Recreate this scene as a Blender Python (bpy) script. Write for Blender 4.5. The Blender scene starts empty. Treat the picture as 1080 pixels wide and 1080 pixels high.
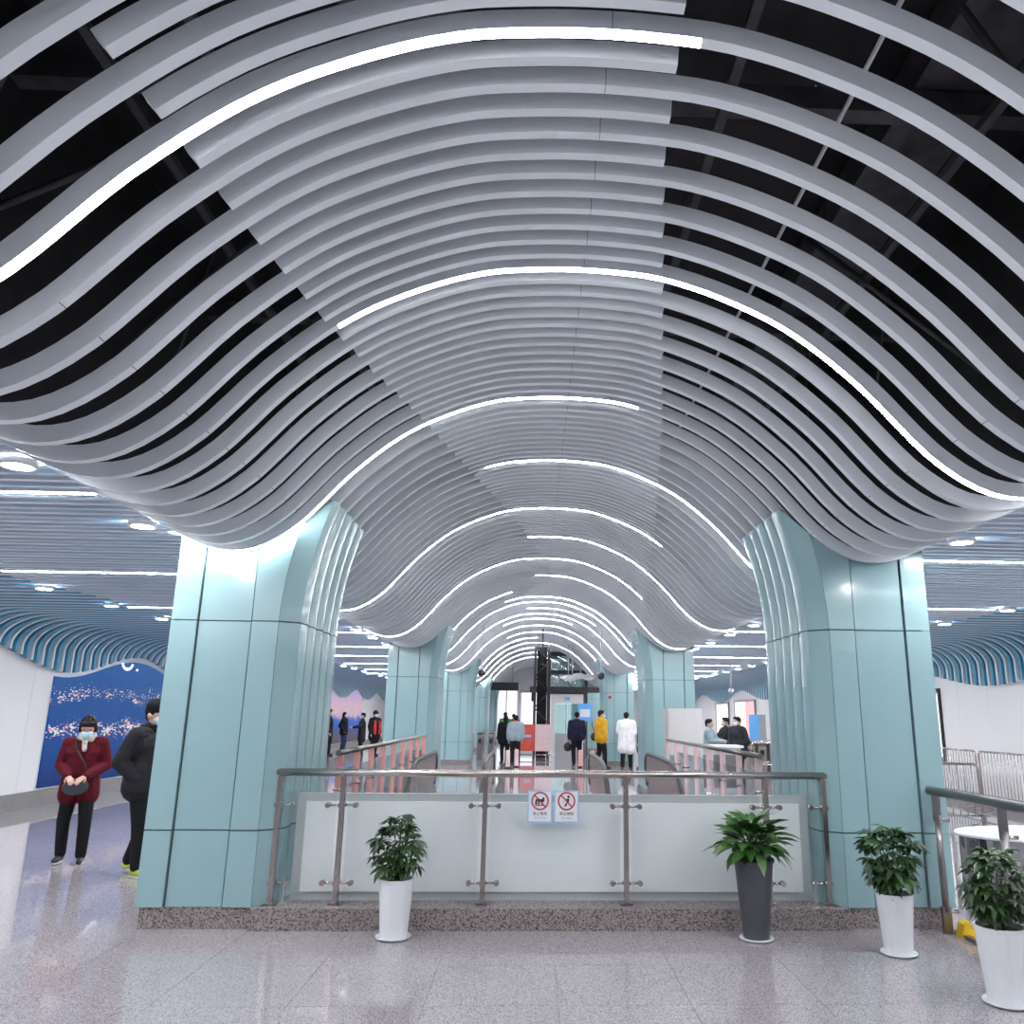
import bpy, bmesh, math, random
import numpy as np
from mathutils import Vector, Matrix
random.seed(7)
D = bpy.data
COL = bpy.context.scene.collection
SC = bpy.context.scene
PI = math.pi

# ------------------------------------------------------------------ camera, world, exposure
F, CX, ROLL, HX, HY, EYE = 852., 600., math.radians(1.2), 560., 753.5, 1.68
_d = np.array([HX - CX, HY - 540, F]); _d /= np.linalg.norm(_d)
_u = np.array([math.sin(ROLL), -math.cos(ROLL), 0.]); _u -= _d * (_u @ _d); _u /= np.linalg.norm(_u)
_r = np.cross(_u, _d); _r = _r if _r[0] > 0 else -_r
cam_data = D.cameras.new('camera'); cam = D.objects.new('camera', cam_data); COL.objects.link(cam)
cam_data.sensor_width = 36.0; cam_data.lens = F / 1080 * 36; cam_data.clip_end = 300
cam_data.shift_x = (540 - CX) / 1080
ex, ey, ez = [Vector((float(_r[k]), float(_d[k]), float(_u[k]))) for k in range(3)]
R3 = Matrix((ex, -ey, -ez)).transposed()
cam.matrix_world = Matrix.Translation((0, 0, EYE)) @ R3.to_4x4()
SC.camera = cam

def ray(x, y):
    v = np.array([x - CX, y - 540, F]); w = np.array([v @ _r, v @ _d, v @ _u]); return w / w[1]
def on_floor(x, y, z=0.):
    w = ray(x, y); t = (z - EYE) / w[2]; return Vector((w[0] * t, t, z))
def at_Y(x, y, Y):
    w = ray(x, y) * Y; return Vector((w[0], Y, w[2] + EYE))
def at_X(x, y, X):
    w = ray(x, y); t = X / w[0]; return Vector((X, t, EYE + w[2] * t))
def project(X, Y, Z):
    p = X * _r + Y * _d + (Z - EYE) * _u
    return (CX + F * p[0] / p[2], 540 + F * p[1] / p[2], p[2])

world = D.worlds.new('world'); SC.world = world; world.use_nodes = True
bg = world.node_tree.nodes['Background']; bg.inputs[0].default_value = (.80, .87, 1.0, 1); bg.inputs[1].default_value = .10
vs = SC.view_settings
vs.view_transform = 'Standard'; vs.look = 'None'; vs.gamma = 1.0; vs.use_curve_mapping = False
vs.exposure = .86
STRIP, AISLE, DOWN = 32., 50., 130.      # emission of the vault strips, aisle strips, downlights

# ------------------------------------------------------------------ materials
MAT = {}
def mat(name, col, rough=.5, metal=0., spec=.5, emit=None, estr=0., var=0., vscale=6., bump=0., bscale=60., coat=0.):
    m = D.materials.new(name); m.use_nodes = True; MAT[name] = m
    nt = m.node_tree; b = nt.nodes['Principled BSDF']
    b.inputs['Base Color'].default_value = (*col, 1); b.inputs['Roughness'].default_value = rough
    b.inputs['Metallic'].default_value = metal; b.inputs['Specular IOR Level'].default_value = spec
    b.inputs['Coat Weight'].default_value = coat; b.inputs['Coat Roughness'].default_value = .08
    if emit: b.inputs['Emission Color'].default_value = (*emit, 1); b.inputs['Emission Strength'].default_value = estr
    if var or bump:
        tc = nt.nodes.new('ShaderNodeTexCoord')
    if var:
        n = nt.nodes.new('ShaderNodeTexNoise'); n.inputs['Scale'].default_value = vscale; n.inputs['Detail'].default_value = 4
        nt.links.new(tc.outputs['Object'], n.inputs['Vector'])
        cr = nt.nodes.new('ShaderNodeValToRGB')
        cr.color_ramp.elements[0].position = .3; cr.color_ramp.elements[1].position = .7
        cr.color_ramp.elements[0].color = (*[c * (1 - var) for c in col], 1)
        cr.color_ramp.elements[1].color = (*[min(1, c * (1 + var)) for c in col], 1)
        nt.links.new(n.outputs['Fac'], cr.inputs['Fac']); nt.links.new(cr.outputs['Color'], b.inputs['Base Color'])
    if bump:
        n2 = nt.nodes.new('ShaderNodeTexNoise'); n2.inputs['Scale'].default_value = bscale
        nt.links.new(tc.outputs['Object'], n2.inputs['Vector'])
        bp = nt.nodes.new('ShaderNodeBump'); bp.inputs['Strength'].default_value = bump; bp.inputs['Distance'].default_value = .01
        nt.links.new(n2.outputs['Fac'], bp.inputs['Height']); nt.links.new(bp.outputs['Normal'], b.inputs['Normal'])
    return m

def granite(name, c0, c1, c2, rough, scale):
    m = D.materials.new(name); m.use_nodes = True; MAT[name] = m
    nt = m.node_tree; b = nt.nodes['Principled BSDF']; L = nt.links.new
    g = nt.nodes.new('ShaderNodeNewGeometry')
    v = nt.nodes.new('ShaderNodeTexVoronoi'); v.inputs['Scale'].default_value = scale; L(g.outputs['Position'], v.inputs['Vector'])
    n = nt.nodes.new('ShaderNodeTexNoise'); n.inputs['Scale'].default_value = scale * .9; n.inputs['Detail'].default_value = 5; L(g.outputs['Position'], n.inputs['Vector'])
    big = nt.nodes.new('ShaderNodeTexNoise'); big.inputs['Scale'].default_value = 1.3; L(g.outputs['Position'], big.inputs['Vector'])
    sx = nt.nodes.new('ShaderNodeSeparateColor'); L(v.outputs['Color'], sx.inputs['Color'])
    cr = nt.nodes.new('ShaderNodeValToRGB'); e = cr.color_ramp.elements
    e[0].position = 0; e[0].color = (*c0, 1); e[1].position = 1; e[1].color = (*c2, 1)
    k = e.new(.3); k.color = (*c1, 1); k = e.new(.6); k.color = (*c2, 1)
    L(sx.outputs['Red'], cr.inputs['Fac'])
    cr2 = nt.nodes.new('ShaderNodeValToRGB'); cr2.color_ramp.elements[0].position = .35; cr2.color_ramp.elements[0].color = (.72, .70, .72, 1)
    cr2.color_ramp.elements[1].position = .6; cr2.color_ramp.elements[1].color = (1, 1, 1, 1); L(n.outputs['Fac'], cr2.inputs['Fac'])
    mx = nt.nodes.new('ShaderNodeMix'); mx.data_type = 'RGBA'; mx.blend_type = 'MULTIPLY'; mx.inputs[0].default_value = 1
    L(cr.outputs['Color'], mx.inputs[6]); L(cr2.outputs['Color'], mx.inputs[7])
    cr3 = nt.nodes.new('ShaderNodeValToRGB'); cr3.color_ramp.elements[0].color = (.93, .9, .91, 1); cr3.color_ramp.elements[1].color = (1, 1, 1, 1); L(big.outputs['Fac'], cr3.inputs['Fac'])
    mx2 = nt.nodes.new('ShaderNodeMix'); mx2.data_type = 'RGBA'; mx2.blend_type = 'MULTIPLY'; mx2.inputs[0].default_value = 1
    L(mx.outputs[2], mx2.inputs[6]); L(cr3.outputs['Color'], mx2.inputs[7])
    b.inputs['Specular IOR Level'].default_value = .75 if rough < .1 else .5
    L(mx2.outputs[2], b.inputs['Base Color']); b.inputs['Roughness'].default_value = rough
    return m

def thin_glass(name, tint, gloss=.06, body=0., bodycol=(.8, .85, .88)):
    m = D.materials.new(name); m.use_nodes = True; MAT[name] = m
    nt = m.node_tree; nt.nodes.clear(); L = nt.links.new
    o = nt.nodes.new('ShaderNodeOutputMaterial'); t = nt.nodes.new('ShaderNodeBsdfTransparent'); t.inputs[0].default_value = (*tint, 1)
    gl = nt.nodes.new('ShaderNodeBsdfGlossy'); gl.inputs['Roughness'].default_value = .02
    lw = nt.nodes.new('ShaderNodeLayerWeight'); lw.inputs['Blend'].default_value = .5
    fr = nt.nodes.new('ShaderNodeMath'); fr.operation = 'POWER'; fr.inputs[1].default_value = 6.; L(lw.outputs['Facing'], fr.inputs[0])
    ad = nt.nodes.new('ShaderNodeMath'); ad.operation = 'MAXIMUM'; ad.inputs[1].default_value = gloss; L(fr.outputs[0], ad.inputs[0])
    mx = nt.nodes.new('ShaderNodeMixShader'); L(ad.outputs[0], mx.inputs[0]); L(t.outputs[0], mx.inputs[1]); L(gl.outputs[0], mx.inputs[2])
    last = mx
    if body:
        df = nt.nodes.new('ShaderNodeBsdfDiffuse'); df.inputs[0].default_value = (*bodycol, 1)
        m2 = nt.nodes.new('ShaderNodeMixShader'); m2.inputs[0].default_value = body; L(mx.outputs[0], m2.inputs[1]); L(df.outputs[0], m2.inputs[2]); last = m2
    L(last.outputs[0], o.inputs[0]); return m

mat('slat_white', (.76, .81, .865), .38, var=.03, vscale=2)
mat('slat_blue_cast', (.58, .71, .84), .4, var=.03, vscale=2)  # white aisle slats, with the bluish light cast put into their colour
mat('slat_blue', (.07, .33, .52), .4, var=.05, vscale=2)
mat('plenum_blue', (.10, .27, .42), .7, var=.08)
mat('void_black', (.012, .011, .014), .9, var=.3)
mat('void_steel', (.05, .048, .055), .7, var=.3)
mat('conduit', (.65, .65, .68), .5, var=.05)
mat('lamp', (1, 1, 1), .5, emit=(.97, .98, 1.0), estr=STRIP)
mat('lamp_aisle', (1, 1, 1), .5, emit=(.97, .98, 1.0), estr=AISLE)
mat('lamp_round', (1, 1, 1), .5, emit=(1, 1, 1), estr=DOWN)
mat('lamp_ring', (.8, .8, .82), .4, var=.02)
mat('teal', (.288, .448, .48), .2, spec=.5, var=.02, vscale=1.5, coat=.3)
mat('teal_core', (.05, .11, .12), .6, var=.05)
mat('wall_white', (.86, .84, .86), .35, var=.02, vscale=.8)
mat('wall_joint', (.30, .29, .31), .7, var=.05)
mat('base_grey', (.24, .23, .23), .4, var=.08)
granite('floor_granite', (.15, .137, .15), (.33, .305, .33), (.53, .495, .525), .045, 190)
granite('plinth_granite', (.07, .06, .06), (.22, .19, .185), (.40, .36, .35), .22, 110)
mat('grout', (.25, .24, .24), .8, var=.05)
mat('steel', (.52, .47, .45), .22, 1., var=.03)
mat('steel_dark', (.30, .28, .28), .28, 1., var=.05)
mat('steel_mirror', (.38, .39, .41), .06, 1., var=.02)
mat('black_rubber', (.015, .015, .017), .45, var=.1)
mat('esc_panel', (.20, .17, .18), .25, var=.05)
thin_glass('glass', (.97, .985, .985), .03)
thin_glass('glass_pale', (.88, .93, .95), .08)
mat('board_white', (.84, .86, .88), .45, var=.03, vscale=3, bump=.05)
mat('board_grey', (.50, .53, .55), .5, var=.03)
mat('pot_white', (.80, .83, .87), .25, var=.02, coat=.2)
mat('pot_grey', (.075, .08, .095), .45, var=.06, bump=.05)
mat('soil', (.10, .045, .02), .95, var=.3, vscale=40)
mat('leaf_a', (.035, .085, .022), .35, var=.25, vscale=12)
mat('leaf_b', (.022, .055, .018), .38, var=.25, vscale=12)
mat('leaf_c', (.045, .13, .028), .33, var=.2, vscale=12)
mat('stem', (.09, .10, .035), .6, var=.2)
mat('sign_blue', (.33, .55, .80), .4, var=.02)
mat('sign_white', (.82, .83, .88), .35, var=.01)
mat('sign_red', (.45, .015, .03), .4, var=.03)
mat('ink', (.02, .02, .03), .5, var=.05)
mat('ink_grey', (.25, .26, .32), .5, var=.05)
mat('pink_wrap', (.78, .36, .34), .35, var=.1)
mat('pink_pale', (.85, .62, .64), .35, var=.08)
mat('red_panel', (.70, .10, .08), .4, var=.2, vscale=3)
mat('yellow', (.85, .55, .02), .4, var=.05)
mat('cabinet', (.60, .60, .60), .4, var=.02)
mat('blue_sign_lit', (.1, .3, .6), .4, emit=(.10, .30, .62), estr=.25)
mat('white_lit', (.9, .9, .9), .4, emit=(.95, .97, 1), estr=.55)
mat('pink_lit', (.9, .4, .4), .4, emit=(1.0, .38, .38), estr=.4)
mat('elev_white', (.72, .74, .74), .35, var=.02)
thin_glass('glass_teal', (.70, .85, .85), .12, .2, (.5, .62, .62))
mat('skin', (.60, .36, .27), .5, var=.04)
mat('hair', (.010, .007, .007), .6, var=.2, spec=.2)
mat('mask', (.55, .70, .80), .7, var=.03)
mat('eye', (.02, .015, .012), .2, var=.1)
mat('scarf', (.50, .47, .43), .8, var=.45, vscale=45)
def cloth(n, c, r=.8): return mat('cloth_' + n, c, r, var=.12, vscale=9, bump=.25, bscale=14, spec=.2)
cloth('red', (.095, .005, .013)); cloth('black', (.010, .010, .013)); cloth('navy', (.012, .014, .035)); cloth('charcoal', (.022, .021, .026))
cloth('grey', (.30, .37, .42)); cloth('yellow', (.62, .33, .02)); cloth('white', (.78, .77, .80)); cloth('scarlet', (.65, .03, .03)); cloth('green', (.10, .40, .10))
cloth('jeans', (.03, .045, .10)); mat('shoe', (.012, .013, .022), .4, var=.1); mat('shoe_lime', (.45, .55, .06), .5, var=.2); mat('sole', (.6, .6, .6), .6, var=.05)
mat('bag_leather', (.035, .055, .07), .45, var=.15); mat('bag_black', (.012, .012, .014), .45, var=.1)
mat('far_grey', (.42, .42, .44), .4, var=.05)
mat('dome', (.03, .03, .035), .15, var=.05)

def screen_mat(name, sunset):
    m = D.materials.new(name); m.use_nodes = True; MAT[name] = m
    nt = m.node_tree; b = nt.nodes['Principled BSDF']; L = nt.links.new
    N = nt.nodes.new
    g = N('ShaderNodeNewGeometry'); sp = N('ShaderNodeSeparateXYZ'); L(g.outputs['Position'], sp.inputs[0])
    # base: deep blue city night seen from above (printed picture)
    mr = N('ShaderNodeMapRange'); mr.inputs['From Min'].default_value = .25; mr.inputs['From Max'].default_value = 2.8; L(sp.outputs['Z'], mr.inputs['Value'])
    nz = N('ShaderNodeTexNoise'); nz.inputs['Scale'].default_value = .9; nz.inputs['Detail'].default_value = 6; L(g.outputs['Position'], nz.inputs['Vector'])
    wob = N('ShaderNodeMath'); wob.operation = 'MULTIPLY_ADD'; wob.inputs[1].default_value = .28; L(nz.outputs['Fac'], wob.inputs[0])
    off = N('ShaderNodeMath'); off.operation = 'SUBTRACT'; off.inputs[1].default_value = .14; L(mr.outputs[0], off.inputs[0]); L(off.outputs[0], wob.inputs[2])
    cr = N('ShaderNodeValToRGB'); e = cr.color_ramp.elements
    if sunset:
        cols = [(0, (.10, .09, .13)), (.2, (.12, .11, .16)), (.24, (.04, .10, .48)), (.42, (.05, .16, .62)), (.5, (.55, .40, .62)), (.7, (.80, .52, .66)), (1, (.45, .42, .78))]
    else:
        cols = [(0, (.008, .028, .17)), (.25, (.010, .075, .33)), (.5, (.012, .09, .36)), (.75, (.018, .11, .38)), (1, (.03, .15, .45))]
    e[0].position = cols[0][0]; e[0].color = (*cols[0][1], 1); e[1].position = cols[-1][0]; e[1].color = (*cols[-1][1], 1)
    for p, c in cols[1:-1]:
        k = e.new(p); k.color = (*c, 1)
    L(wob.outputs[0], cr.inputs['Fac'])
    # light clusters in bands
    band = N('ShaderNodeValToRGB'); be = band.color_ramp.elements
    bl = [(0, 0), (.1, .1), (.3, .02), (.42, .95), (.47, .25), (.6, .03), (.66, .75), (.73, .35), (.8, .03), (1, .0)] if not sunset else [(0, 0), (.46, 0), (.52, .8), (.62, .6), (.72, .0), (.9, 0), (.95, 0), (.96, 0), (.98, 0), (1, 0)]
    be[0].position = bl[0][0]; be[0].color = (bl[0][1],) * 3 + (1,); be[1].position = bl[-1][0]; be[1].color = (bl[-1][1],) * 3 + (1,)
    for p, c in bl[1:-1]:
        k = be.new(p); k.color = (c, c, c, 1)
    L(wob.outputs[0], band.inputs['Fac'])
    mp = N('ShaderNodeMapping'); mp.inputs['Scale'].default_value = (1, .55, 1.6); L(g.outputs['Position'], mp.inputs['Vector'])
    vo = N('ShaderNodeTexVoronoi'); vo.inputs['Scale'].default_value = 17.; L(mp.outputs[0], vo.inputs['Vector'])
    n2 = N('ShaderNodeTexNoise'); n2.inputs['Scale'].default_value = 3.2; n2.inputs['Detail'].default_value = 3; L(g.outputs['Position'], n2.inputs['Vector'])
    th = N('ShaderNodeMath'); th.operation = 'MULTIPLY'; L(band.outputs['Color'], th.inputs[0]); L(n2.outputs['Fac'], th.inputs[1])
    lt = N('ShaderNodeMath'); lt.operation = 'LESS_THAN'; L(vo.outputs['Distance'], lt.inputs[0])
    t2 = N('ShaderNodeMath'); t2.operation = 'MULTIPLY'; t2.inputs[1].default_value = 1.15; L(th.outputs[0], t2.inputs[0]); L(t2.outputs[0], lt.inputs[1])
    sc = N('ShaderNodeSeparateColor'); L(vo.outputs['Color'], sc.inputs[0])
    lc = N('ShaderNodeValToRGB'); lc.color_ramp.elements[0].color = (1, .45, .45, 1); lc.color_ramp.elements[1].color = (1, 1, 1, 1); lc.color_ramp.elements[0].position = .2; lc.color_ramp.elements[1].position = .6
    L(sc.outputs['Green'], lc.inputs['Fac'])
    mx = N('ShaderNodeMix'); mx.data_type = 'RGBA'; L(lt.outputs[0], mx.inputs[0]); L(cr.outputs['Color'], mx.inputs[6]); L(lc.outputs['Color'], mx.inputs[7])
    b.inputs['Base Color'].default_value = (.01, .012, .02, 1); b.inputs['Roughness'].default_value = .5; b.inputs['Specular IOR Level'].default_value = .08
    L(mx.outputs[2], b.inputs['Emission Color']); b.inputs['Emission Strength'].default_value = .42
screen_mat('screen_night', False); screen_mat('screen_sunset', True)

# ------------------------------------------------------------------ mesh helpers
class MB:
    def __init__(s): s.v = []; s.f = []; s.smooth = []
    def add(s, vs, fs, smooth=False):
        o = len(s.v); s.v += [tuple(v) for v in vs]; s.f += [tuple(i + o for i in f) for f in fs]; s.smooth += [smooth] * len(fs); return s
    def box(s, x0, x1, y0, y1, z0, z1):
        vs = [(x, y, z) for z in (z0, z1) for y in (y0, y1) for x in (x0, x1)]
        return s.add(vs, [(0, 2, 3, 1), (4, 5, 7, 6), (0, 1, 5, 4), (2, 6, 7, 3), (0, 4, 6, 2), (1, 3, 7, 5)])
    def hexa(s, b, t):          # two quads of 4 points, bottom and top
        return s.add(list(b) + list(t), [(0, 3, 2, 1), (4, 5, 6, 7), (0, 1, 5, 4), (1, 2, 6, 5), (2, 3, 7, 6), (3, 0, 4, 7)])
    def tube(s, pts, r, n=8, caps=True, closed=False):
        pts = [Vector(p) for p in pts]; rs = r if isinstance(r, (list, tuple)) else [r] * len(pts)
        m = len(pts); vs = []; up = None
        for i, p in enumerate(pts):
            if closed: t = pts[(i + 1) % m] - pts[i - 1]
            else: t = pts[min(i + 1, m - 1)] - pts[max(i - 1, 0)]
            t.normalize()
            if up is None:
                up = Vector((0, 0, 1)) if abs(t.z) < .9 else Vector((1, 0, 0))
            a = t.cross(up); a.normalize(); bq = a.cross(t); up = bq
            for k in range(n):
                an = 2 * PI * k / n; vs.append(p + (a * math.cos(an) + bq * math.sin(an)) * rs[i])
        fs = []
        for i in range(m if closed else m - 1):
            j = (i + 1) % m
            for k in range(n):
                k2 = (k + 1) % n; fs.append((i * n + k, i * n + k2, j * n + k2, j * n + k))
        s.add(vs, fs, True)
        if caps and not closed:
            o = len(s.v) - len(vs)
            s.f.append(tuple(o + k for k in range(n))[::-1]); s.f.append(tuple(o + (m - 1) * n + k for k in range(n))); s.smooth += [False, False]
        return s
    def lathe(s, prof, n=24, c=(0, 0, 0), smooth=True, squash=None, capb=True, capt=True):
        vs = []
        for (r, z) in prof:
            for k in range(n):
                a = 2 * PI * k / n; q = 1 if squash is None else squash(a)
                vs.append((c[0] + r * q * math.cos(a), c[1] + r * q * math.sin(a), c[2] + z))
        fs = []
        for i in range(len(prof) - 1):
            for k in range(n):
                k2 = (k + 1) % n; fs.append((i * n + k, i * n + k2, (i + 1) * n + k2, (i + 1) * n + k))
        s.add(vs, fs, smooth); o = len(s.v) - len(vs)
        if capb: s.f.append(tuple(o + k for k in range(n))[::-1]); s.smooth.append(False)
        if capt: s.f.append(tuple(o + (len(prof) - 1) * n + k for k in range(n))); s.smooth.append(False)
        return s
    def prism(s, poly, ax, a0, a1):   # polygon extruded along axis 'x','y','z'
        def P(p, a): return {'x': (a, p[0], p[1]), 'y': (p[0], a, p[1]), 'z': (p[0], p[1], a)}[ax]
        n = len(poly); vs = [P(p, a0) for p in poly] + [P(p, a1) for p in poly]
        fs = [tuple(range(n))[::-1], tuple(range(n, 2 * n))] + [(i, (i + 1) % n, n + (i + 1) % n, n + i) for i in range(n)]
        return s.add(vs, fs)
    def mesh(s, name):
        me = D.meshes.new(name); me.from_pydata(s.v, [], s.f)
        me.polygons.foreach_set('use_smooth', s.smooth); me.update()
        return me
    def fixed(s, name):
        me = s.mesh(name); bm = bmesh.new(); bm.from_mesh(me); bmesh.ops.recalc_face_normals(bm, faces=bm.faces); bm.to_mesh(me); bm.free(); return me
    def build(s, name, m, parent=None, fix=True):
        me = s.fixed(name) if fix else s.mesh(name)
        return link(name, me, m, parent)
def link(name, me, m, parent=None):
    if m and not me.materials: me.materials.append(MAT[m] if isinstance(m, str) else m)
    o = D.objects.new(name, me); COL.objects.link(o)
    if parent is not None: o.parent = parent
    return o
def B(*a): return MB().box(*a)
def tag(o, label, cat, group=None, kind=None):
    o['label'] = label; o['category'] = cat
    if group: o['group'] = group
    if kind: o['kind'] = kind
    return o
def struct(o, label=None):
    o['kind'] = 'structure'
    if label: o['label'] = label
    return o
def empty(name, loc=(0, 0, 0), rz=0.):
    o = D.objects.new(name, None); COL.objects.link(o); o.location = loc; o.rotation_euler = (0, 0, rz); o.empty_display_size = .1
    return o
def thing(name, label, cat, loc=(0, 0, 0), rz=0., group=None):
    return tag(empty(name, loc, rz), label, cat, group)
def NTH(n): return '%d%s' % (n, 'th' if 10 < n % 100 < 14 else {1: 'st', 2: 'nd', 3: 'rd'}.get(n % 10, 'th'))
ORD = ['first', 'second', 'third', 'fourth', 'fifth', 'sixth', 'seventh', 'eighth', 'ninth', 'tenth', 'eleventh', 'twelfth', 'thirteenth', 'fourteenth', 'fifteenth', 'sixteenth', 'seventeenth', 'eighteenth', 'nineteenth', 'twentieth']

# ------------------------------------------------------------------ geometry of the hall
XC, H = .22, 2.88
SP, Y0 = .1607, 2.765                       # half pitch of the ribs, back edge of rib 0
RW, RH = .055, .095                         # rib width and depth
PX = np.array([0, .1, .2, .35, .5, .65, .8, .9, .98, 1.06, 1.13, 1.17])
PZ = np.array([1, .996, .984, .935, .856, .728, .562, .493, .473, .482, .510, .527])
def _cub(A, Bv, x):
    n = len(A); dd = np.diff(Bv) / np.diff(A); m = np.zeros(n); m[1:-1] = (dd[:-1] + dd[1:]) / 2; m[-1] = dd[-1]
    i = int(min(max(np.searchsorted(A, x) - 1, 0), n - 2)); hh = A[i + 1] - A[i]; t = (x - A[i]) / hh
    return (2 * t**3 - 3 * t**2 + 1) * Bv[i] + (t**3 - 2 * t**2 + t) * hh * m[i] + (-2 * t**3 + 3 * t**2) * Bv[i + 1] + (t**3 - t**2) * hh * m[i + 1]
def wave(a): return EYE + H * _cub(PX, PZ, min(abs(a) / H, 1.17))      # height of the vault's underside, a = X - XC
EDGE = 1.17 * H                              # 3.37
ZA = wave(EDGE)                              # aisle ceiling, about 3.20
XL, XR = -8.9, 9.25                          # side walls
YB, YE = -8., 52.                            # back and far end
def wavy(side, Y):                           # lower edge of the cove on each wall
    if side < 0: return 2.585 - .225 * math.cos(2 * PI * (Y - 16.0) / 5.83)
    return 2.56 - .23 * math.cos(2 * PI * (Y - 16.0) / 8.0)

_dark = struct(B(XC - 3.6, XC + 3.6, YB, YE, 6.0, 6.2).box(XC - 3.62, XC - 3.5, YB, YE, 3.5, 6.0).box(XC + 3.5, XC + 3.62, YB, YE, 3.5, 6.0).build('ceiling', 'void_black'), 'black painted soffit above the white ribs')
for k in range(18):
    y = YB + 3 + k * 3.1
    B(XC - 3.5, XC + 3.5, y, y + .12, 5.45, 5.62).build('beam', 'void_steel', _dark)
for x in (-2.5, -1.9, 1.1, 2.75):
    B(x - .03, x + .03, YB, YE, 5.25, 5.31).build('rail', 'void_steel', _dark)
for x, w in ((-1.2, .35), (2.4, .28)):
    B(x, x + w * 2, YB, YE, 5.65, 5.65 + w).build('duct', 'void_steel', _dark)
for k in range(22):
    y = YB + 2 + k * 2.4
    for x in (-2.7, 2.9):
        MB().tube([(x + random.uniform(-.2, .2), y, 4.2), (x + .15, y, 5.9)], .012, 5).build('hanger', 'void_steel', _dark)
for k in range(12):
    y = YB + 7 + k * 1.7
    MB().tube([(-3.2, y, 4.3), (-1.8, y + random.uniform(-.6, .6), 5.7)], .025, 4).build('brace', 'void_steel', _dark)
    MB().tube([(3.6, y, 4.3), (2.3, y + random.uniform(-.6, .6), 5.7)], .025, 4).build('brace', 'void_steel', _dark)
_cp = at_Y(925, 50, 4.2); _cs = (5.28 - EYE) / (_cp.z - EYE); CXN = _cp.x * _cs
MB().tube([(CXN, 1, 5.28), (CXN, YE, 5.28)], .016, 6).build('conduit', 'conduit', _dark)

# --- ribs
def sweep_rect(mb, pts, y0, y1, hgt):
    """pts: list of (x, z) along the underside; rectangular section of depth hgt above it."""
    n = len(pts); lo = []; hi = []
    for i, (x, z) in enumerate(pts):
        a = pts[max(i - 1, 0)]; b = pts[min(i + 1, n - 1)]
        tx, tz = b[0] - a[0], b[1] - a[1]; l = math.hypot(tx, tz); nx, nz = -tz / l, tx / l
        if nz < 0 and abs(nz) > .05: nx, nz = -nx, -nz
        lo.append((x, z)); hi.append((x + nx * hgt, z + nz * hgt))
    for (A, ya, Bq, yb) in ((lo, y0, lo, y1), (hi, y0, lo, y0), (lo, y1, hi, y1), (hi, y1, hi, y0)):
        vs = []
        for i in range(n):
            vs += [(A[i][0], ya, A[i][1]), (Bq[i][0], yb, Bq[i][1])]
        mb.add(vs, [(2 * i, 2 * i + 1, 2 * i + 3, 2 * i + 2) for i in range(n - 1)], True)
    for i in (0, n - 1):
        mb.add([(lo[i][0], y0, lo[i][1]), (lo[i][0], y1, lo[i][1]), (hi[i][0], y1, hi[i][1]), (hi[i][0], y0, hi[i][1])], [(0, 1, 2, 3)])
    return mb
def vault_pts(x0, x1, step=.1, dz=0.):
    n = max(2, int((x1 - x0) / step) + 1)
    return [(x, wave(x - XC) + dz) for x in np.linspace(x0, x1, n)]
def rib_y(i): y = Y0 + SP * i; return y - RW, y
# where the in-between ribs stop, left and right (from the diagonal edges)
LB = np.array([(-9, -1.62), (2.29, -1.53), (2.95, -1.48), (3.58, -1.44), (4.82, -1.33), (5.8, -1.21), (6.8, -1.06), (8.64, -.8), (13.46, -.06), (17.2, .40), (19.5, -.2), (23, -1.4), (27, -2.0), (33, -1.2), (40, .2), (52, -1.5)])
RB = np.array([(-9, .3), (2.76, .58), (3.33, .62), (3.75, .65), (4.89, .82), (7.31, 1.19), (8.05, 1.29), (10.81, 1.65), (14.48, 2.01), (19, 2.6), (24, 2.0), (30, 1.0), (38, 2.2), (52, 1.0)])
vault = struct(empty('ceiling_vault'), 'wave-shaped vault of pale grey ribs over the middle aisle')
RIBF, RIBL = -14, 268
rest = MB()
JOINTS = [XC - 2.25, XC + .07, XC + 2.3]
_xs = sorted(list(np.linspace(XC - EDGE, XC + EDGE, 69)) + [j + e for j in JOINTS for e in (-.002, .002)])
_full = MB(); sweep_rect(_full, [(x, wave(x - XC)) for x in _xs], -RW, 0, RH); _full = _full.mesh('long_slat'); _full.materials.append(MAT['slat_white']); _full.materials.append(MAT['wall_joint'])
for p_ in _full.polygons:
    if any(abs(p_.center.x - j) < .0015 + .012 * (abs(p_.normal.z) < 0) for j in JOINTS) and p_.area < .001: p_.material_index = 1
for i in range(-66, int((YE - Y0) / SP)):
    ya, yb = rib_y(i); long = i % 2 == 1
    ind = RIBF <= i <= RIBL
    if long:
        if ind:
            o = link('slat', _full, None, vault); o.location = (0, yb, 0)
        else: sweep_rect(rest, vault_pts(XC - EDGE, XC + EDGE, .2), ya, yb, RH)
    else:
        a = float(np.interp(yb, LB[:, 0], LB[:, 1])); b = float(np.interp(yb, RB[:, 0], RB[:, 1]))
        mb = MB() if ind else rest
        sweep_rect(mb, vault_pts(a, b), ya, yb, RH)
        if ind: mb.build('slat', 'slat_white', vault, fix=False)
o = rest.build('distant_slats', 'slat_white', vault, fix=False); o['kind'] = 'stuff'

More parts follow.
